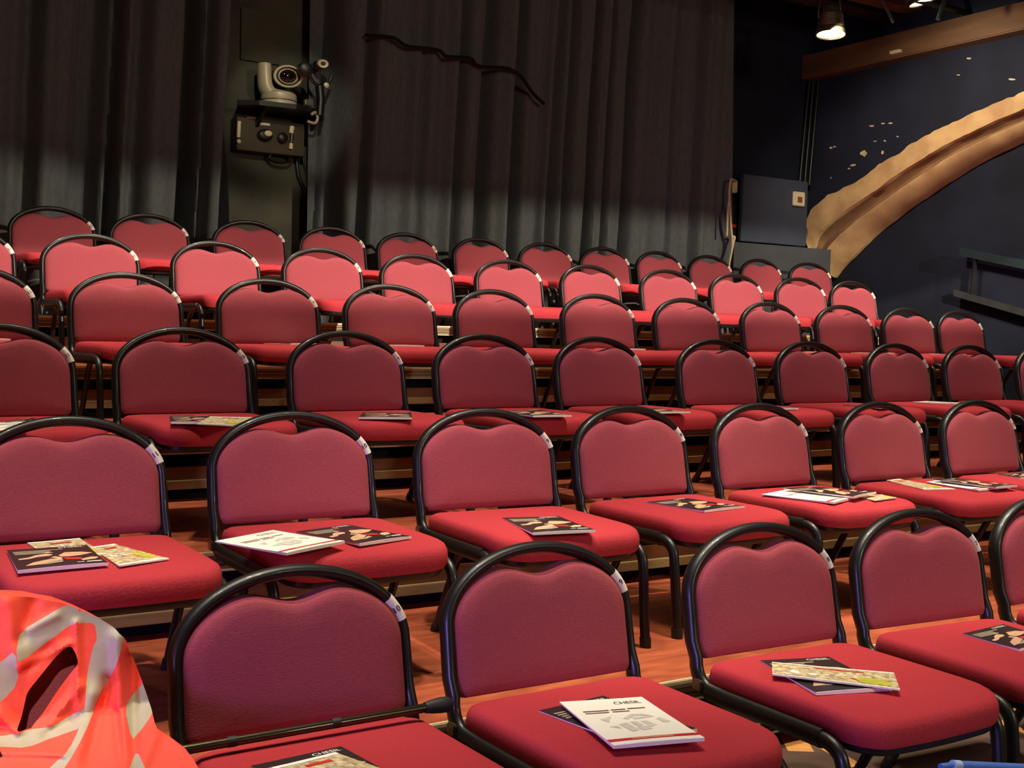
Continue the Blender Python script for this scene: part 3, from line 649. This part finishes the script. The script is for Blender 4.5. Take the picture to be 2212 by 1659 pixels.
# ------------------------------------------------------------------ papers on the seats
def paper(name, row, quad, kind, lab, lift=0.0, grp=None, world=None):
    z = ROWZ[row]+SEATZ+0.0006+lift
    q = world or [at_z(x, y, z+{'A': 0.004, 'B': 0.014, 'C': 0.018}[row]) for x, y in quad]
    c = sum(q, Vector())/4; c.z = z
    def W(u, v, h=0.0):
        a = q[0].lerp(q[1], u); b = q[3].lerp(q[2], u); w = a.lerp(b, v)-c; return Vector((w.x, w.y, h))
    root = empty(name, c); tag(root, lab, {'dance_programme': 'programme', 'theatre_brochure': 'brochure', 'folded_leaflet': 'leaflet'}[name], grp)
    thick = {'dance_programme': 0.0022, 'theatre_brochure': 0.0026, 'folded_leaflet': 0.0012}[name]
    curl = {'dance_programme': 0.007, 'theatre_brochure': 0.006, 'folded_leaflet': 0.002}[name]
    def H(u, v): return thick+curl*(v**3)*(0.55+1.2*u*(1-u))+0.0015*(u-0.5)**2
    n = 8
    def slab(u0, u1, v0, v1, top, bot, mi=0, bm=None):
        T = [[bm.verts.new(W(u0+(u1-u0)*i/n, v0+(v1-v0)*k/n, top(u0+(u1-u0)*i/n, v0+(v1-v0)*k/n))) for k in range(n+1)] for i in range(n+1)]
        B = [[bm.verts.new(W(u0+(u1-u0)*i/n, v0+(v1-v0)*k/n, bot(u0+(u1-u0)*i/n, v0+(v1-v0)*k/n))) for k in range(n+1)] for i in range(n+1)]
        for i in range(n):
            for k in range(n):
                bm.faces.new((T[i][k], T[i+1][k], T[i+1][k+1], T[i][k+1])).material_index = mi; bm.faces.new((B[i][k], B[i][k+1], B[i+1][k+1], B[i+1][k])).material_index = mi
            for X in ((T[i][0], T[i+1][0], B[i+1][0], B[i][0]), (T[i][n], T[i+1][n], B[i+1][n], B[i][n]), (T[0][i], T[0][i+1], B[0][i+1], B[0][i]), (T[n][i], T[n][i+1], B[n][i+1], B[n][i])): bm.faces.new(X).material_index = mi
    bm = bmesh.new(); slab(0, 1, 0, 1, lambda u, v: H(u, v)-0.0005, lambda u, v: 0.0, 0, bm); link('pages', bm, 'paper', root, smooth=False)
    bm = bmesh.new(); slab(-0.002, 1.002, -0.002, 0.992, lambda u, v: H(u, v), lambda u, v: H(u, v)-0.0004, 0, bm)
    mats = [{'dance_programme': 'coverblack', 'theatre_brochure': 'paper', 'folded_leaflet': 'crowd'}[name]]
    def poly(pts, mk, dh=0.0006):
        if mk not in mats: mats.append(mk)
        f = bm.faces.new([bm.verts.new(W(u, v, H(u, v)+dh)) for u, v in pts]); f.material_index = mats.index(mk)
    def rect(u0, v0, u1, v1, mk, dh=0.0006, nn=5):
        if mk not in mats: mats.append(mk)
        for i in range(nn):
            a, b = u0+(u1-u0)*i/nn, u0+(u1-u0)*(i+1)/nn
            poly([(a, v0), (b, v0), (b, v1), (a, v1)], mk, dh)
    if name == 'dance_programme':
        for k, (a, b) in enumerate(((0.05, 0.66), (0.05, 0.50), (0.06, 0.46), (0.06, 0.52))): rect(a, 0.125+0.042*k, b, 0.147+0.042*k, 'midprint')
        poly([(.07, .47), (.2, .43), (.3, .34), (.42, .3), (.5, .36), (.45, .42), (.3, .44), (.2, .5), (.08, .52)], 'skin1')
        poly([(.46+.035*math.cos(t*.785), .25+.035*math.sin(t*.785)) for t in range(8)], 'skin1')
        poly([(.1, .83), (.22, .68), (.42, .58), (.55, .56), (.56, .66), (.4, .75), (.25, .82)], 'skin1')
        poly([(.24, .83), (.4, .76), (.55, .69), (.54, .76), (.35, .83)], 'midprint', 0.0005)
        poly([(.55, .43), (.65, .3), (.85, .33), (.97, .42), (.8, .5), (.65, .52), (.57, .5)], 'skin1')
        poly([(.44, .5), (.5, .46), (.58, .55), (.54, .6)], 'skin1')
        poly([(.57, .55), (.78, .61), (.78, .72), (.6, .66)], 'redprint')
        poly([(.76, .7), (.9, .62), (.98, .65), (.93, .74), (.76, .78)], 'skin1')
        rect(.68, .85, .76, .875, 'greyprint', nn=2); rect(.79, .845, .96, .88, 'paper', nn=2)
        lines = [('CHESIL', .62, .94, .045, .095, 'paper')]
    elif name == 'theatre_brochure':
        rect(.12, .255, .42, .275, 'textbrown'); rect(.45, .25, .62, .27, 'textbrown'); rect(.65, .245, .86, .265, 'textbrown')
        rect(.12, .30, .40, .318, 'textbrown'); rect(.44, .297, .64, .315, 'textbrown')
        poly([(.2, .45), (.36, .40), (.26, .53)], 'greyprint'); poly([(.46, .46), (.6, .38), (.74, .39), (.8, .44), (.62, .42), (.5, .49)], 'greyprint')
        poly([(.57, .46), (.8, .44), (.82, .47), (.57, .5)], 'greyprint')
        poly([(.33, .58), (.44, .56), (.46, .74), (.37, .76)], 'greyprint'); poly([(.48, .55), (.56, .54), (.58, .64), (.5, .66)], 'greyprint'); poly([(.60, .55), (.68, .54), (.7, .62), (.62, .63)], 'greyprint')
        poly([(.47, .68), (.72, .63), (.72, .65), (.6, .7), (.62, .73), (.5, .75)], 'greyprint'); poly([(.80, .52), (.86, .50), (.92, .60), (.84, .62)], 'greyprint'); poly([(.2, .62), (.3, .61), (.3, .68)], 'greyprint')
        rect(0, .885, 1.0, .935, 'redprint'); rect(.26, .902, .72, .92, 'skin1', 0.0009)
        lines = [('CHESIL', .58, .90, .085, .145, 'textbrown')]
    else:
        rect(0, 0, 1, .06, 'paper'); rect(0, .94, 1, .99, 'paper'); rect(.35, .14, .75, .2, 'redprint', 0.0007)
        poly([(.66, .6), (.74, .5), (.9, .56), (.97, .7), (.92, .86), (.72, .84)], 'lime'); poly([(.62, .58), (.68, .62), (.72, .8), (.66, .7)], 'redprint')
        for k in range(9):
            u, v = random.uniform(.08, .6), random.uniform(.25, .85); r = random.uniform(.02, .045)
            poly([(u+r*math.cos(t*.9), v+1.6*r*math.sin(t*.9)) for t in range(7)], random.choice(['paper', 'skin1', 'midprint', 'greyprint']))
        lines = []
    cov = link('cover', bm, mats, root, smooth=False)
    for s, u0, u1, v0, v1, mk in lines:
        vs, fs, w, h = text_mesh(s, 0.0)
        bm = bmesh.new(); V = [bm.verts.new(W((u0+u1)/2+x/w*(u1-u0), (v0+v1)/2-y/h*(v1-v0), H((u0+u1)/2+x/w*(u1-u0), (v0+v1)/2-y/h*(v1-v0))+0.0012)) for x, y in vs]
        for f in fs: bm.faces.new([V[i] for i in f])
        if True: link('lettering', bm, mk, cov, smooth=False)
    return root
PB, WB, LF = 'dance_programme', 'theatre_brochure', 'folded_leaflet'
GP = 'papers left on the seats'
def on(row, items):
    for name, quad, lab, lift in items: paper(name, row, quad, None, lab, lift, GP)
on('A', [(PB, [(543, 1652), (736, 1610), (886, 1692), (692, 1733)], 'black programme cut off by the bottom edge on the seat below the glossy pole', 0),
         (LF, [(586, 1655), (724, 1622), (880, 1676), (745, 1712)], 'cream leaflet on the black programme cut off by the bottom edge', 0.010),
         (PB, [(1164, 1533), (1303, 1501), (1506, 1577), (1367, 1609)], 'black programme lying under the white brochure in the front row', 0),
         (WB, [(1209, 1515), (1386, 1504), (1522, 1596), (1326, 1613)], 'white brochure with red stripe, nearest one, on the front row seat', 0.010),
         (PB, [(1642, 1425), (1790, 1417), (1927, 1488), (1763, 1498)], 'black programme under the long narrow leaflet in the front row', 0),
         (LF, [(1668, 1428), (1931, 1451), (1944, 1488), (1669, 1455)], 'long narrow cream leaflet with lime corner across a front row programme', 0.010),
         (PB, [(2080, 1367), (2167, 1347), (2290, 1385), (2203, 1404)], 'black programme at the right edge on the fourth visible front seat', 0)])
on('B', [(LF, [(59, 1161), (172, 1151), (230, 1186), (117, 1197)], 'lime topped leaflet under the black programme at far left of second row', 0),
         (LF, [(195, 1170), (247, 1163), (366, 1195), (258, 1210)], 'cream leaflet right of the leftmost black programme in the second row', 0.001),
         (PB, [(15, 1177), (187, 1166), (234, 1207), (39, 1224)], 'leftmost black programme of the second row, lying over a lime leaflet', 0.003),
         (PB, [(639, 1138), (751, 1123), (889, 1151), (777, 1167)], 'black programme lying right of a white brochure in the second row', 0),
         (WB, [(465, 1158), (590, 1135), (745, 1161), (619, 1186)], 'white brochure overhanging the left seat corner in the second row', 0.010),
         (PB, [(1085, 1109), (1207, 1106), (1287, 1138), (1152, 1144)], 'black programme alone on the third seat of the second row', 0),
         (PB, [(1397, 1076), (1478, 1067), (1609, 1087), (1522, 1097)], 'black programme alone on the fourth seat of the second row', 0),
         (LF, [(1850, 1063), (1905, 1060), (1937, 1067), (1890, 1073)], 'small lime leaflet at the right of the fifth seat of the second row', 0),
         (WB, [(1646, 1060), (1705, 1049), (1853, 1067), (1802, 1079)], 'white brochure beside a black programme on the fifth second row seat', 0.0015),
         (PB, [(1693, 1047), (1756, 1043), (1893, 1057), (1846, 1067)], 'black programme over a white brochure on the fifth second row seat', 0.011),
         (LF, [(1915, 1030), (1942, 1027), (2064, 1049), (1996, 1050)], 'lime and cream leaflet on the sixth seat of the second row', 0),
         (WB, [(2001, 1034), (2030, 1030), (2183, 1046), (2114, 1053)], 'white brochure peeking from under a programme on the sixth second row seat', 0.001),
         (PB, [(2012, 1028), (2061, 1026), (2198, 1043), (2152, 1047)], 'black programme on top of a brochure on the sixth second row seat', 0.0105),
         (PB, [(2155, 1017), (2212, 1013), (2262, 1022), (2205, 1027)], 'black programme at the right edge on the seventh second row seat', 0)])
on('C', [(PB, [(10, 899), (66, 891), (118, 901), (55, 908)], 'dark programme behind a cream leaflet at far left of third row', 0),
         (WB, [(-70, 903), (40, 899), (115, 908), (0, 923)], 'white brochure at far left of the third row', 0.010),
         (PB, [(367, 888), (456, 887), (442, 903), (369, 902)], 'black programme left of a cream leaflet on the second third row seat', 0),
         (LF, [(453, 888), (545, 890), (504, 907), (425, 903)], 'cream striped leaflet on the second seat of the third row', 0.010),
         (PB, [(785, 881), (888, 881), (890, 894), (775, 893)], 'black programme lying straight on the third seat of the third row', 0),
         (PB, [(1073, 879), (1166, 876), (1235, 889), (1152, 890)], 'black programme on the fourth seat of the third row', 0),
         (PB, [(1341, 874), (1413, 873), (1492, 882), (1420, 883)], 'black programme on the fifth seat of the third row', 0),
         (PB, [(1590, 868), (1650, 867), (1725, 875), (1662, 877)], 'black programme on the sixth seat of the third row', 0),
         (PB, [(1820, 867), (1870, 866), (1945, 872), (1900, 874)], 'black programme on the seventh seat of the third row', 0)])
def local_paper(row, j, name, cx, cy, rz, lab, w=0.15, h=0.21):
    x, y, r = CH[row][j]; z = ROWZ[row]+SEATZ
    Rm = Matrix.Rotation(r+rz, 3, 'Z'); c = Vector((x, y, z))+Matrix.Rotation(r, 3, 'Z') @ Vector((cx, cy, 0))
    q = [c+Rm @ Vector((a*w/2, b*h/2, 0)) for a, b in ((-1, 1), (1, 1), (1, -1), (-1, -1))]
    paper(name, row, None, None, lab, 0, GP, q)
local_paper('C', 7, WB, 0.02, -0.22, 0.2, 'white brochure on the eighth seat of the third row')
for j, nm, cx, cy, a in ((0, WB, -0.02, -0.2, 0.3), (2, WB, 0.04, -0.16, 0.2), (3, WB, -0.03, -0.2, -0.3), (5, WB, -0.02, -0.2, 0.1), (6, PB, 0.03, -0.22, 0.3), (7, PB, 0.02, -0.22, -0.2), (8, WB, 0.0, -0.21, 0.5), (9, WB, 0.06, -0.2, 0.2)):
    local_paper('D', j, nm, cx, cy, a, '%s on the %s seat from left in the fourth row' % ({WB: 'white brochure', PB: 'black programme'}[nm], ORD[j]))
local_paper('F', 0, WB, 0.0, -0.2, 0.2, 'white brochure on the leftmost seat of the back row')

# ------------------------------------------------------------------ pole lying on the front seat
a = at_y(392, 1621, 1.90); b = at_y(930, 1527, 1.90); e = at_y(974, 1520, 1.90)
zz = SEATZ+0.012
po = empty('walking_pole', (a+b)/2); tag(po, 'slim glossy black pole with thick grip end across the second front row chair', 'pole')
L_ = lambda v: v-Vector(po.location)
a2 = a+(a-b)*0.45
bm = bmesh.new(); sweep(bm, [L_(a2), L_(a), L_(b)], 0.0085, n=14); link('shaft', bm, 'gloss', po) if False else None
M['gloss'] = mat('gloss black shaft', srgb(70, 62, 44), 0.28, metal=0.8, coat=0.6, noise_amt=0.1, scale=10)
link('shaft', bm, 'gloss', po)
d = (b-a).normalized()
bm = bmesh.new(); sweep(bm, [L_(b-d*0.012), L_(b), L_(b+d*0.02), L_(e-d*0.008), L_(e)], lambda t: 0.010+0.0045*min(1, t*2)-(0.004 if t > 0.99 else 0), n=16); link('grip', bm, 'rubber', po)
for px, py in ((500, 1602), (725, 1562)):
    q = at_y(px, py, 1.90); bm = bmesh.new(); sweep(bm, [L_(q-d*0.008), L_(q+d*0.008)], 0.0092, n=14); link('collar', bm, 'rubber', po)

# ------------------------------------------------------------------ blue tube, bottom right corner
p0 = at_y(2031, 1656, 1.42); p1 = at_y(2058, 1652, 1.42); p2 = at_y(2330, 1664, 1.42)
bt = empty('blue_tube', p1); tag(bt, 'bright blue tube frame poking into the bottom right corner', 'tube')
V_ = lambda v: v-p1
bm = bmesh.new(); sweep(bm, [V_(p0), V_(p1)], 0.0055, n=12); link('tube_end', bm, 'blueplastic', bt)
bm = bmesh.new(); sweep(bm, [V_(p1), V_(p1+(p2-p1)*0.05)], 0.0092, n=12); link('collar', bm, 'pale', bt)
bm = bmesh.new(); sweep(bm, [V_(p1+(p2-p1)*0.05), V_(p2)], 0.0085, n=12); link('tube_body', bm, 'blueplastic', bt)
for f_ in (0.22, 0.9):
    q = V_(p1+(p2-p1)*f_); bm = bmesh.new(); sweep(bm, [q, Vector((q.x, q.y, -p1.z))], 0.008, n=10); link('leg', bm, 'blueplastic', bt)

# ------------------------------------------------------------------ high visibility vest over the leftmost front chair
SC = 4.265
def cp(l): return [(x/SC, 1270+y/SC) for x, y in l]
HOLE = cp([(650, 530), (700, 600), (727, 690), (640, 800), (520, 960), (400, 1150), (300, 1270), (285, 1300), (160, 1310), (200, 1180), (230, 1050), (250, 960), (380, 800), (500, 650), (590, 560)])
HOLE2 = [(-40, 1608), (2, 1614), (9, 1630), (0, 1636), (-40, 1640)]
STR = [cp([(180, 405), (560, 178), (640, 150), (740, 205), (705, 325), (640, 345), (170, 700), (160, 560)]),
       cp([(-600, 1000), (0, 690), (155, 560), (170, 880), (0, 1065), (-600, 1400)]),
       cp([(738, 205), (800, 195), (1150, 425), (1120, 560), (1060, 740), (900, 1040), (780, 1340), (560, 1720), (400, 1720), (640, 1480), (730, 1290), (790, 1080), (800, 800), (860, 530), (895, 480), (875, 320), (705, 325)]),
       cp([(-600, 1370), (0, 1375), (280, 1300), (480, 1285), (740, 1120), (775, 1090), (770, 1270), (480, 1390), (250, 1465), (0, 1450), (-600, 1440)]),
       cp([(1330, 860), (1420, 1090), (1390, 1180), (1270, 1350), (1215, 1420), (1150, 1090), (1250, 960)]),
       cp([(1265, 1500), (1345, 1650), (1360, 1760), (1150, 1760), (1190, 1659)])]
EDGE = [(1284.5, -114), (1285, -20), (1288, 40), (1294, 85), (1301, 130), (1308, 150), (1319, 178), (1338, 218), (1358, 250), (1375, 268), (1384, 273), (1410, 280), (1445, 296), (1470, 306), (1500, 317), (1530, 327), (1560, 334), (1575, 341), (1590, 365), (1615, 398), (1640, 417), (1659, 428), (1700, 440), (1760, 455)]
def redge(y):
    if y <= EDGE[0][0]: return EDGE[0][1]
    for (y0, x0), (y1, x1) in zip(EDGE, EDGE[1:]):
        if y <= y1: return x0+(x1-x0)*(y-y0)/(y1-y0)
    return EDGE[-1][1]
RIDGE = [((255, 1375), (268, 1660), 16, -0.016), ((285, 1420), (290, 1660), 12, 0.012), ((200, 1500), (160, 1660), 22, -0.012), ((235, 1470), (190, 1640), 14, 0.014), ((165, 1345), (172, 1560), 8, -0.008), ((60, 1440), (110, 1400), 12, 0.010), ((45, 1440), (150, 1390), 9, -0.009),
         ((110, 1560), (175, 1480), 10, -0.010), ((100, 1590), (170, 1550), 12, 0.012), ((20, 1300), (40, 1420), 22, -0.012), ((70, 1300), (45, 1380), 14, 0.010), ((0, 1620), (140, 1625), 12, -0.014), ((250, 1540), (262, 1640), 10, 0.016), ((330, 1590), (300, 1659), 18, -0.012), ((0, 1540), (40, 1575), 12, -0.02), ((120, 1330), (60, 1360), 10, -0.007)]
def fold(x, y):
    s = 0
    for (x0, y0), (x1, y1), w, a in RIDGE:
        dx, dy = x1-x0, y1-y0; t = max(0, min(1, ((x-x0)*dx+(y-y0)*dy)/(dx*dx+dy*dy)))
        d = math.hypot(x-x0-t*dx, y-y0-t*dy); s += a*math.exp(-(d/w)**2)
    return s + 0.005*noise.noise(Vector((x*0.010, y*0.010, 0))) + 0.0005*noise.noise(Vector((x*0.05, y*0.03, 3)))
def vest_pt(x, y):
    dd = ray(x, y)
    # cloth plane: y = 1.905 + 0.27*(z-0.33), flaring towards the viewer lower down
    k = 0.27; t = (1.905+k*(CZ-0.33))/(dd.y-k*dd.z)
    q = EYE+dd*t
    fl = max(0, 0.42-q.z)
    q = EYE+dd*(t*(1-0.085*min(1, fl/0.13)))
    q = q+Vector((-0.3, -1, 0.1)).normalized()*(-fold(x, y))*1.0
    # roll over the top edge
    return q
vr = empty('safety_vest', (0.265, 1.96, SEATZ)); tag(vr, 'orange high visibility vest with silver reflective stripes draped over the leftmost front chair', 'vest', None)
vo = Vector(vr.location)
from mathutils.geometry import delaunay_2d_cdt
def dens(pl, st, closed=True):
    out = []
    n = len(pl)
    for q in range(n if closed else n-1):
        a, b = pl[q], pl[(q+1) % n]; d = math.hypot(b[0]-a[0], b[1]-a[1]); k = max(1, int(d/st))
        for t in range(k): out.append((a[0]+(b[0]-a[0])*t/k, a[1]+(b[1]-a[1])*t/k))
    if not closed: out.append(pl[-1])
    return out
RB = [(x, y) for y, x in EDGE]
OUTL = RB + [(-228-x, y) for x, y in reversed(RB)]
def smooth_poly(pl, r=1):
    # Chaikin corner cutting softens the stitched outlines
    for _ in range(r):
        o = []
        for q in range(len(pl)):
            a, b = pl[q], pl[(q+1) % len(pl)]; o += [(a[0]*.8+b[0]*.2, a[1]*.8+b[1]*.2), (a[0]*.2+b[0]*.8, a[1]*.2+b[1]*.8)]
        pl = o
    return pl
HOLE = smooth_poly(HOLE, 2); HOLE2 = smooth_poly(HOLE2, 1); STR = [smooth_poly(q, 1) for q in STR]
pv, pe = [], []
def addpoly(pl, st):
    d = dens(pl, st); b0 = len(pv); pv.extend(Vector(q) for q in d); pe.extend((b0+k, b0+(k+1) % len(d)) for k in range(len(d)))
addpoly(OUTL, 5)
for pl in [HOLE, HOLE2]+STR: addpoly(pl, 4)
gy = 1286; row_ = 0
while gy < 1760:
    gx = -680+(3 if row_ % 2 else 0)
    while gx < 455:
        st = 6 if gx > -30 else 14
        if inside(gx, gy, OUTL): pv.append(Vector((gx+0.01*row_, gy)))
        gx += st
    gy += 5.2; row_ += 1
V2, E2, F2, *_ = delaunay_2d_cdt(pv, pe, [], 0, 1e-4)
W3 = [vest_pt(v.x, v.y)-vo for v in V2]
faces = {'b': []}
for q in range(len(STR)): faces[q] = []
for f in F2:
    cx = sum(V2[q].x for q in f)/len(f); cyy = sum(V2[q].y for q in f)/len(f)
    if not inside(cx, cyy, OUTL) or inside(cx, cyy, HOLE) or inside(cx, cyy, HOLE2): continue
    w = 'b'
    for q, pl in enumerate(STR):
        if inside(cx, cyy, pl): w = q; break
    faces[w].append(f)
def cloth(name, fl, m, extra=False):
    bm = bmesh.new(); vm = {}
    for f in fl:
        for q in f:
            if q not in vm: vm[q] = bm.verts.new(W3[q])
        try: bm.faces.new([vm[q] for q in f])
        except ValueError: pass
    if extra:
        prev = None; top = [(x, y) for x, y in dens(RB, 6, False) if y < 1600]
        for side in (0, 1):
            prev = None
            for x, y in top:
                xx = -228-x if side else x
                base = vest_pt(xx, y)-vo; pts = [bm.verts.new(base)]
                for dy, dz in ((0.035, 0.004), (0.075, -0.004), (0.105, -0.04), (0.115, -0.11)): pts.append(bm.verts.new(base+Vector((0.25*dy*(1 if side else -1), dy, dz))))
                if prev:
                    for a_ in range(4): bm.faces.new((prev[a_], prev[a_+1], pts[a_+1], pts[a_]))
                prev = pts
    bmesh.ops.recalc_face_normals(bm, faces=bm.faces)
    g = bmesh.ops.extrude_face_region(bm, geom=list(bm.faces))
    bmesh.ops.translate(bm, verts=[q for q in g['geom'] if isinstance(q, bmesh.types.BMVert)], vec=(0.0006, 0.0022, -0.0003))
    return link(name, bm, m, vr)
cloth('vest_body', faces['b'], 'vest', True)
for q in range(len(STR)):
    if faces[q]: cloth('reflective_stripe', faces[q], 'reflective')

# ------------------------------------------------------------------ light
def spot(name, loc, target, energy, col, ang, blend=0.5, rad=0.1):
    L = bpy.data.lights.new(name, 'SPOT'); L.energy = energy; L.color = col; L.spot_size = math.radians(ang); L.spot_blend = blend; L.shadow_soft_size = rad
    o = bpy.data.objects.new(name, L); COL.objects.link(o); o.location = loc
    o.rotation_euler = (Vector(target)-Vector(loc)).to_track_quat('-Z', 'Y').to_euler(); return o
WARM = (1.0, 0.87, 0.68)
HL = 0.98
# house lights overhead
for hy, row in ((1.93, ((0.15, 150), (1.3, 190), (2.45, 215), (3.6, 215))), (2.66, ((-0.1, 190), (1.05, 260), (2.2, 350), (3.35, 350), (4.5, 270))), (4.08, ((0.3, 190), (1.5, 210), (2.7, 225), (3.9, 230), (5.1, 230), (6.3, 210))), (5.05, ((0.6, 190), (1.8, 190), (3.0, 190), (4.2, 190), (5.4, 190), (6.6, 190))), (6.15, ((0.8, 230), (2.0, 235), (3.2, 240), (4.4, 240), (5.6, 250), (6.8, 260)))):
    for hx, e in row: spot('house_light', (hx, hy, 3.7), (hx, hy+0.02, 0), e*HL, WARM, 44, 0.8, 0.08)
spot('house_light', (6.4, 5.9, 3.2), (7.7, 6.0, 2.35), 160, WARM, 110, 0.6, 0.06)
spot('added_vest_spot', (-0.3, 0.1, 3.3), (0.20, 1.95, 0.42), 330, (1.0, 0.9, 0.75), 12, 0.6, 0.06)  # added lamp on the vest alone, stands in for its fluorescent glow
# profile lantern with shutters: a wide flat beam on the fifth row
def shuttered(loc, target, energy, col, e0, e1, soft, ang=70):
    o = spot('profile_spot', loc, target, energy, col, ang, 0.3, 0.02); L = o.data; L.use_nodes = True; nt = L.node_tree
    em = nt.nodes.get('Emission') or nt.nodes.new('ShaderNodeEmission')
    g = nt.nodes.new('ShaderNodeNewGeometry'); sp = nt.nodes.new('ShaderNodeSeparateXYZ'); nt.links.new(g.outputs['Incoming'], sp.inputs['Vector'])
    ab = nt.nodes.new('ShaderNodeMath'); ab.operation = 'ABSOLUTE'; nt.links.new(sp.outputs['Z'], ab.inputs[0])
    # tangent of the vertical angle: |z|/|y|
    ay = nt.nodes.new('ShaderNodeMath'); ay.operation = 'ABSOLUTE'; nt.links.new(sp.outputs['Y'], ay.inputs[0])
    dv = nt.nodes.new('ShaderNodeMath'); dv.operation = 'DIVIDE'; nt.links.new(ab.outputs[0], dv.inputs[0]); nt.links.new(ay.outputs[0], dv.inputs[1])
    m1 = nt.nodes.new('ShaderNodeMapRange'); m1.interpolation_type = 'SMOOTHSTEP'
    m1.inputs['From Min'].default_value = e0-soft[0]; m1.inputs['From Max'].default_value = e0+soft[0]
    m2 = nt.nodes.new('ShaderNodeMapRange'); m2.interpolation_type = 'SMOOTHSTEP'
    m2.inputs['From Min'].default_value = e1-soft[1]; m2.inputs['From Max'].default_value = e1+soft[1]; m2.inputs['To Min'].default_value = 1; m2.inputs['To Max'].default_value = 0
    nt.links.new(dv.outputs[0], m1.inputs['Value']); nt.links.new(dv.outputs[0], m2.inputs['Value'])
    mu = nt.nodes.new('ShaderNodeMath'); mu.operation = 'MULTIPLY'; nt.links.new(m1.outputs[0], mu.inputs[0]); nt.links.new(m2.outputs[0], mu.inputs[1])
    nt.links.new(mu.outputs[0], em.inputs['Strength'])
    return o
# angles from (y -1.5, z 3.3)
def tan_at(y, z): return (3.3-z)/(y+1.5)
shuttered((4.0, -1.5, 3.3), (4.0, 5.86, 1.3), 3800, (1.0, 0.86, 0.70), tan_at(6.87, 1.40), tan_at(4.87, 1.20), (0.008, 0.018))
# general front wash
# lower wash: back row and foot of the curtains; upper wash: the curtains above
shuttered((6.4, -1.5, 3.3), (6.6, 7.0, 1.5), 1750, WARM, tan_at(7.3, 1.97), tan_at(6.87, 1.30), (0.014, 0.012), 75)
shuttered((3.0, -1.5, 3.3), (2.8, 7.0, 2.4), 95, WARM, -0.2, tan_at(7.3, 2.10), (0.05, 0.010), 75)
spot('added_camera_spot', (1.6, 3.0, 3.7), (2.98, 7.40, 2.5), 230, (1.0, 0.92, 0.7), 11, 0.5, 0.05)  # added lamp that only brightens the silver camera and its shelf
spot('front_fill', (3.0, -2.5, 2.7), (4.4, 4.2, 0.55), 270, WARM, 80, 0.5, 0.3)
# blue stage light low at the front left
spot('blue_stage_light', (-2.3, 0.7, 0.75), (2.0, 1.9, 0.40), 290, (0.42, 0.30, 1.0), 60, 0.7, 0.4)
# world
wd = bpy.data.worlds.new('world'); S.world = wd; wd.use_nodes = True
wd.node_tree.nodes['Background'].inputs['Color'].default_value = (1.0, 0.85, 0.65, 1); wd.node_tree.nodes['Background'].inputs['Strength'].default_value = 0.035

S.view_settings.view_transform = 'Standard'
S.view_settings.look = 'None'
S.view_settings.exposure = 0.0
S.view_settings.gamma = 1.0
S.view_settings.use_curve_mapping = False
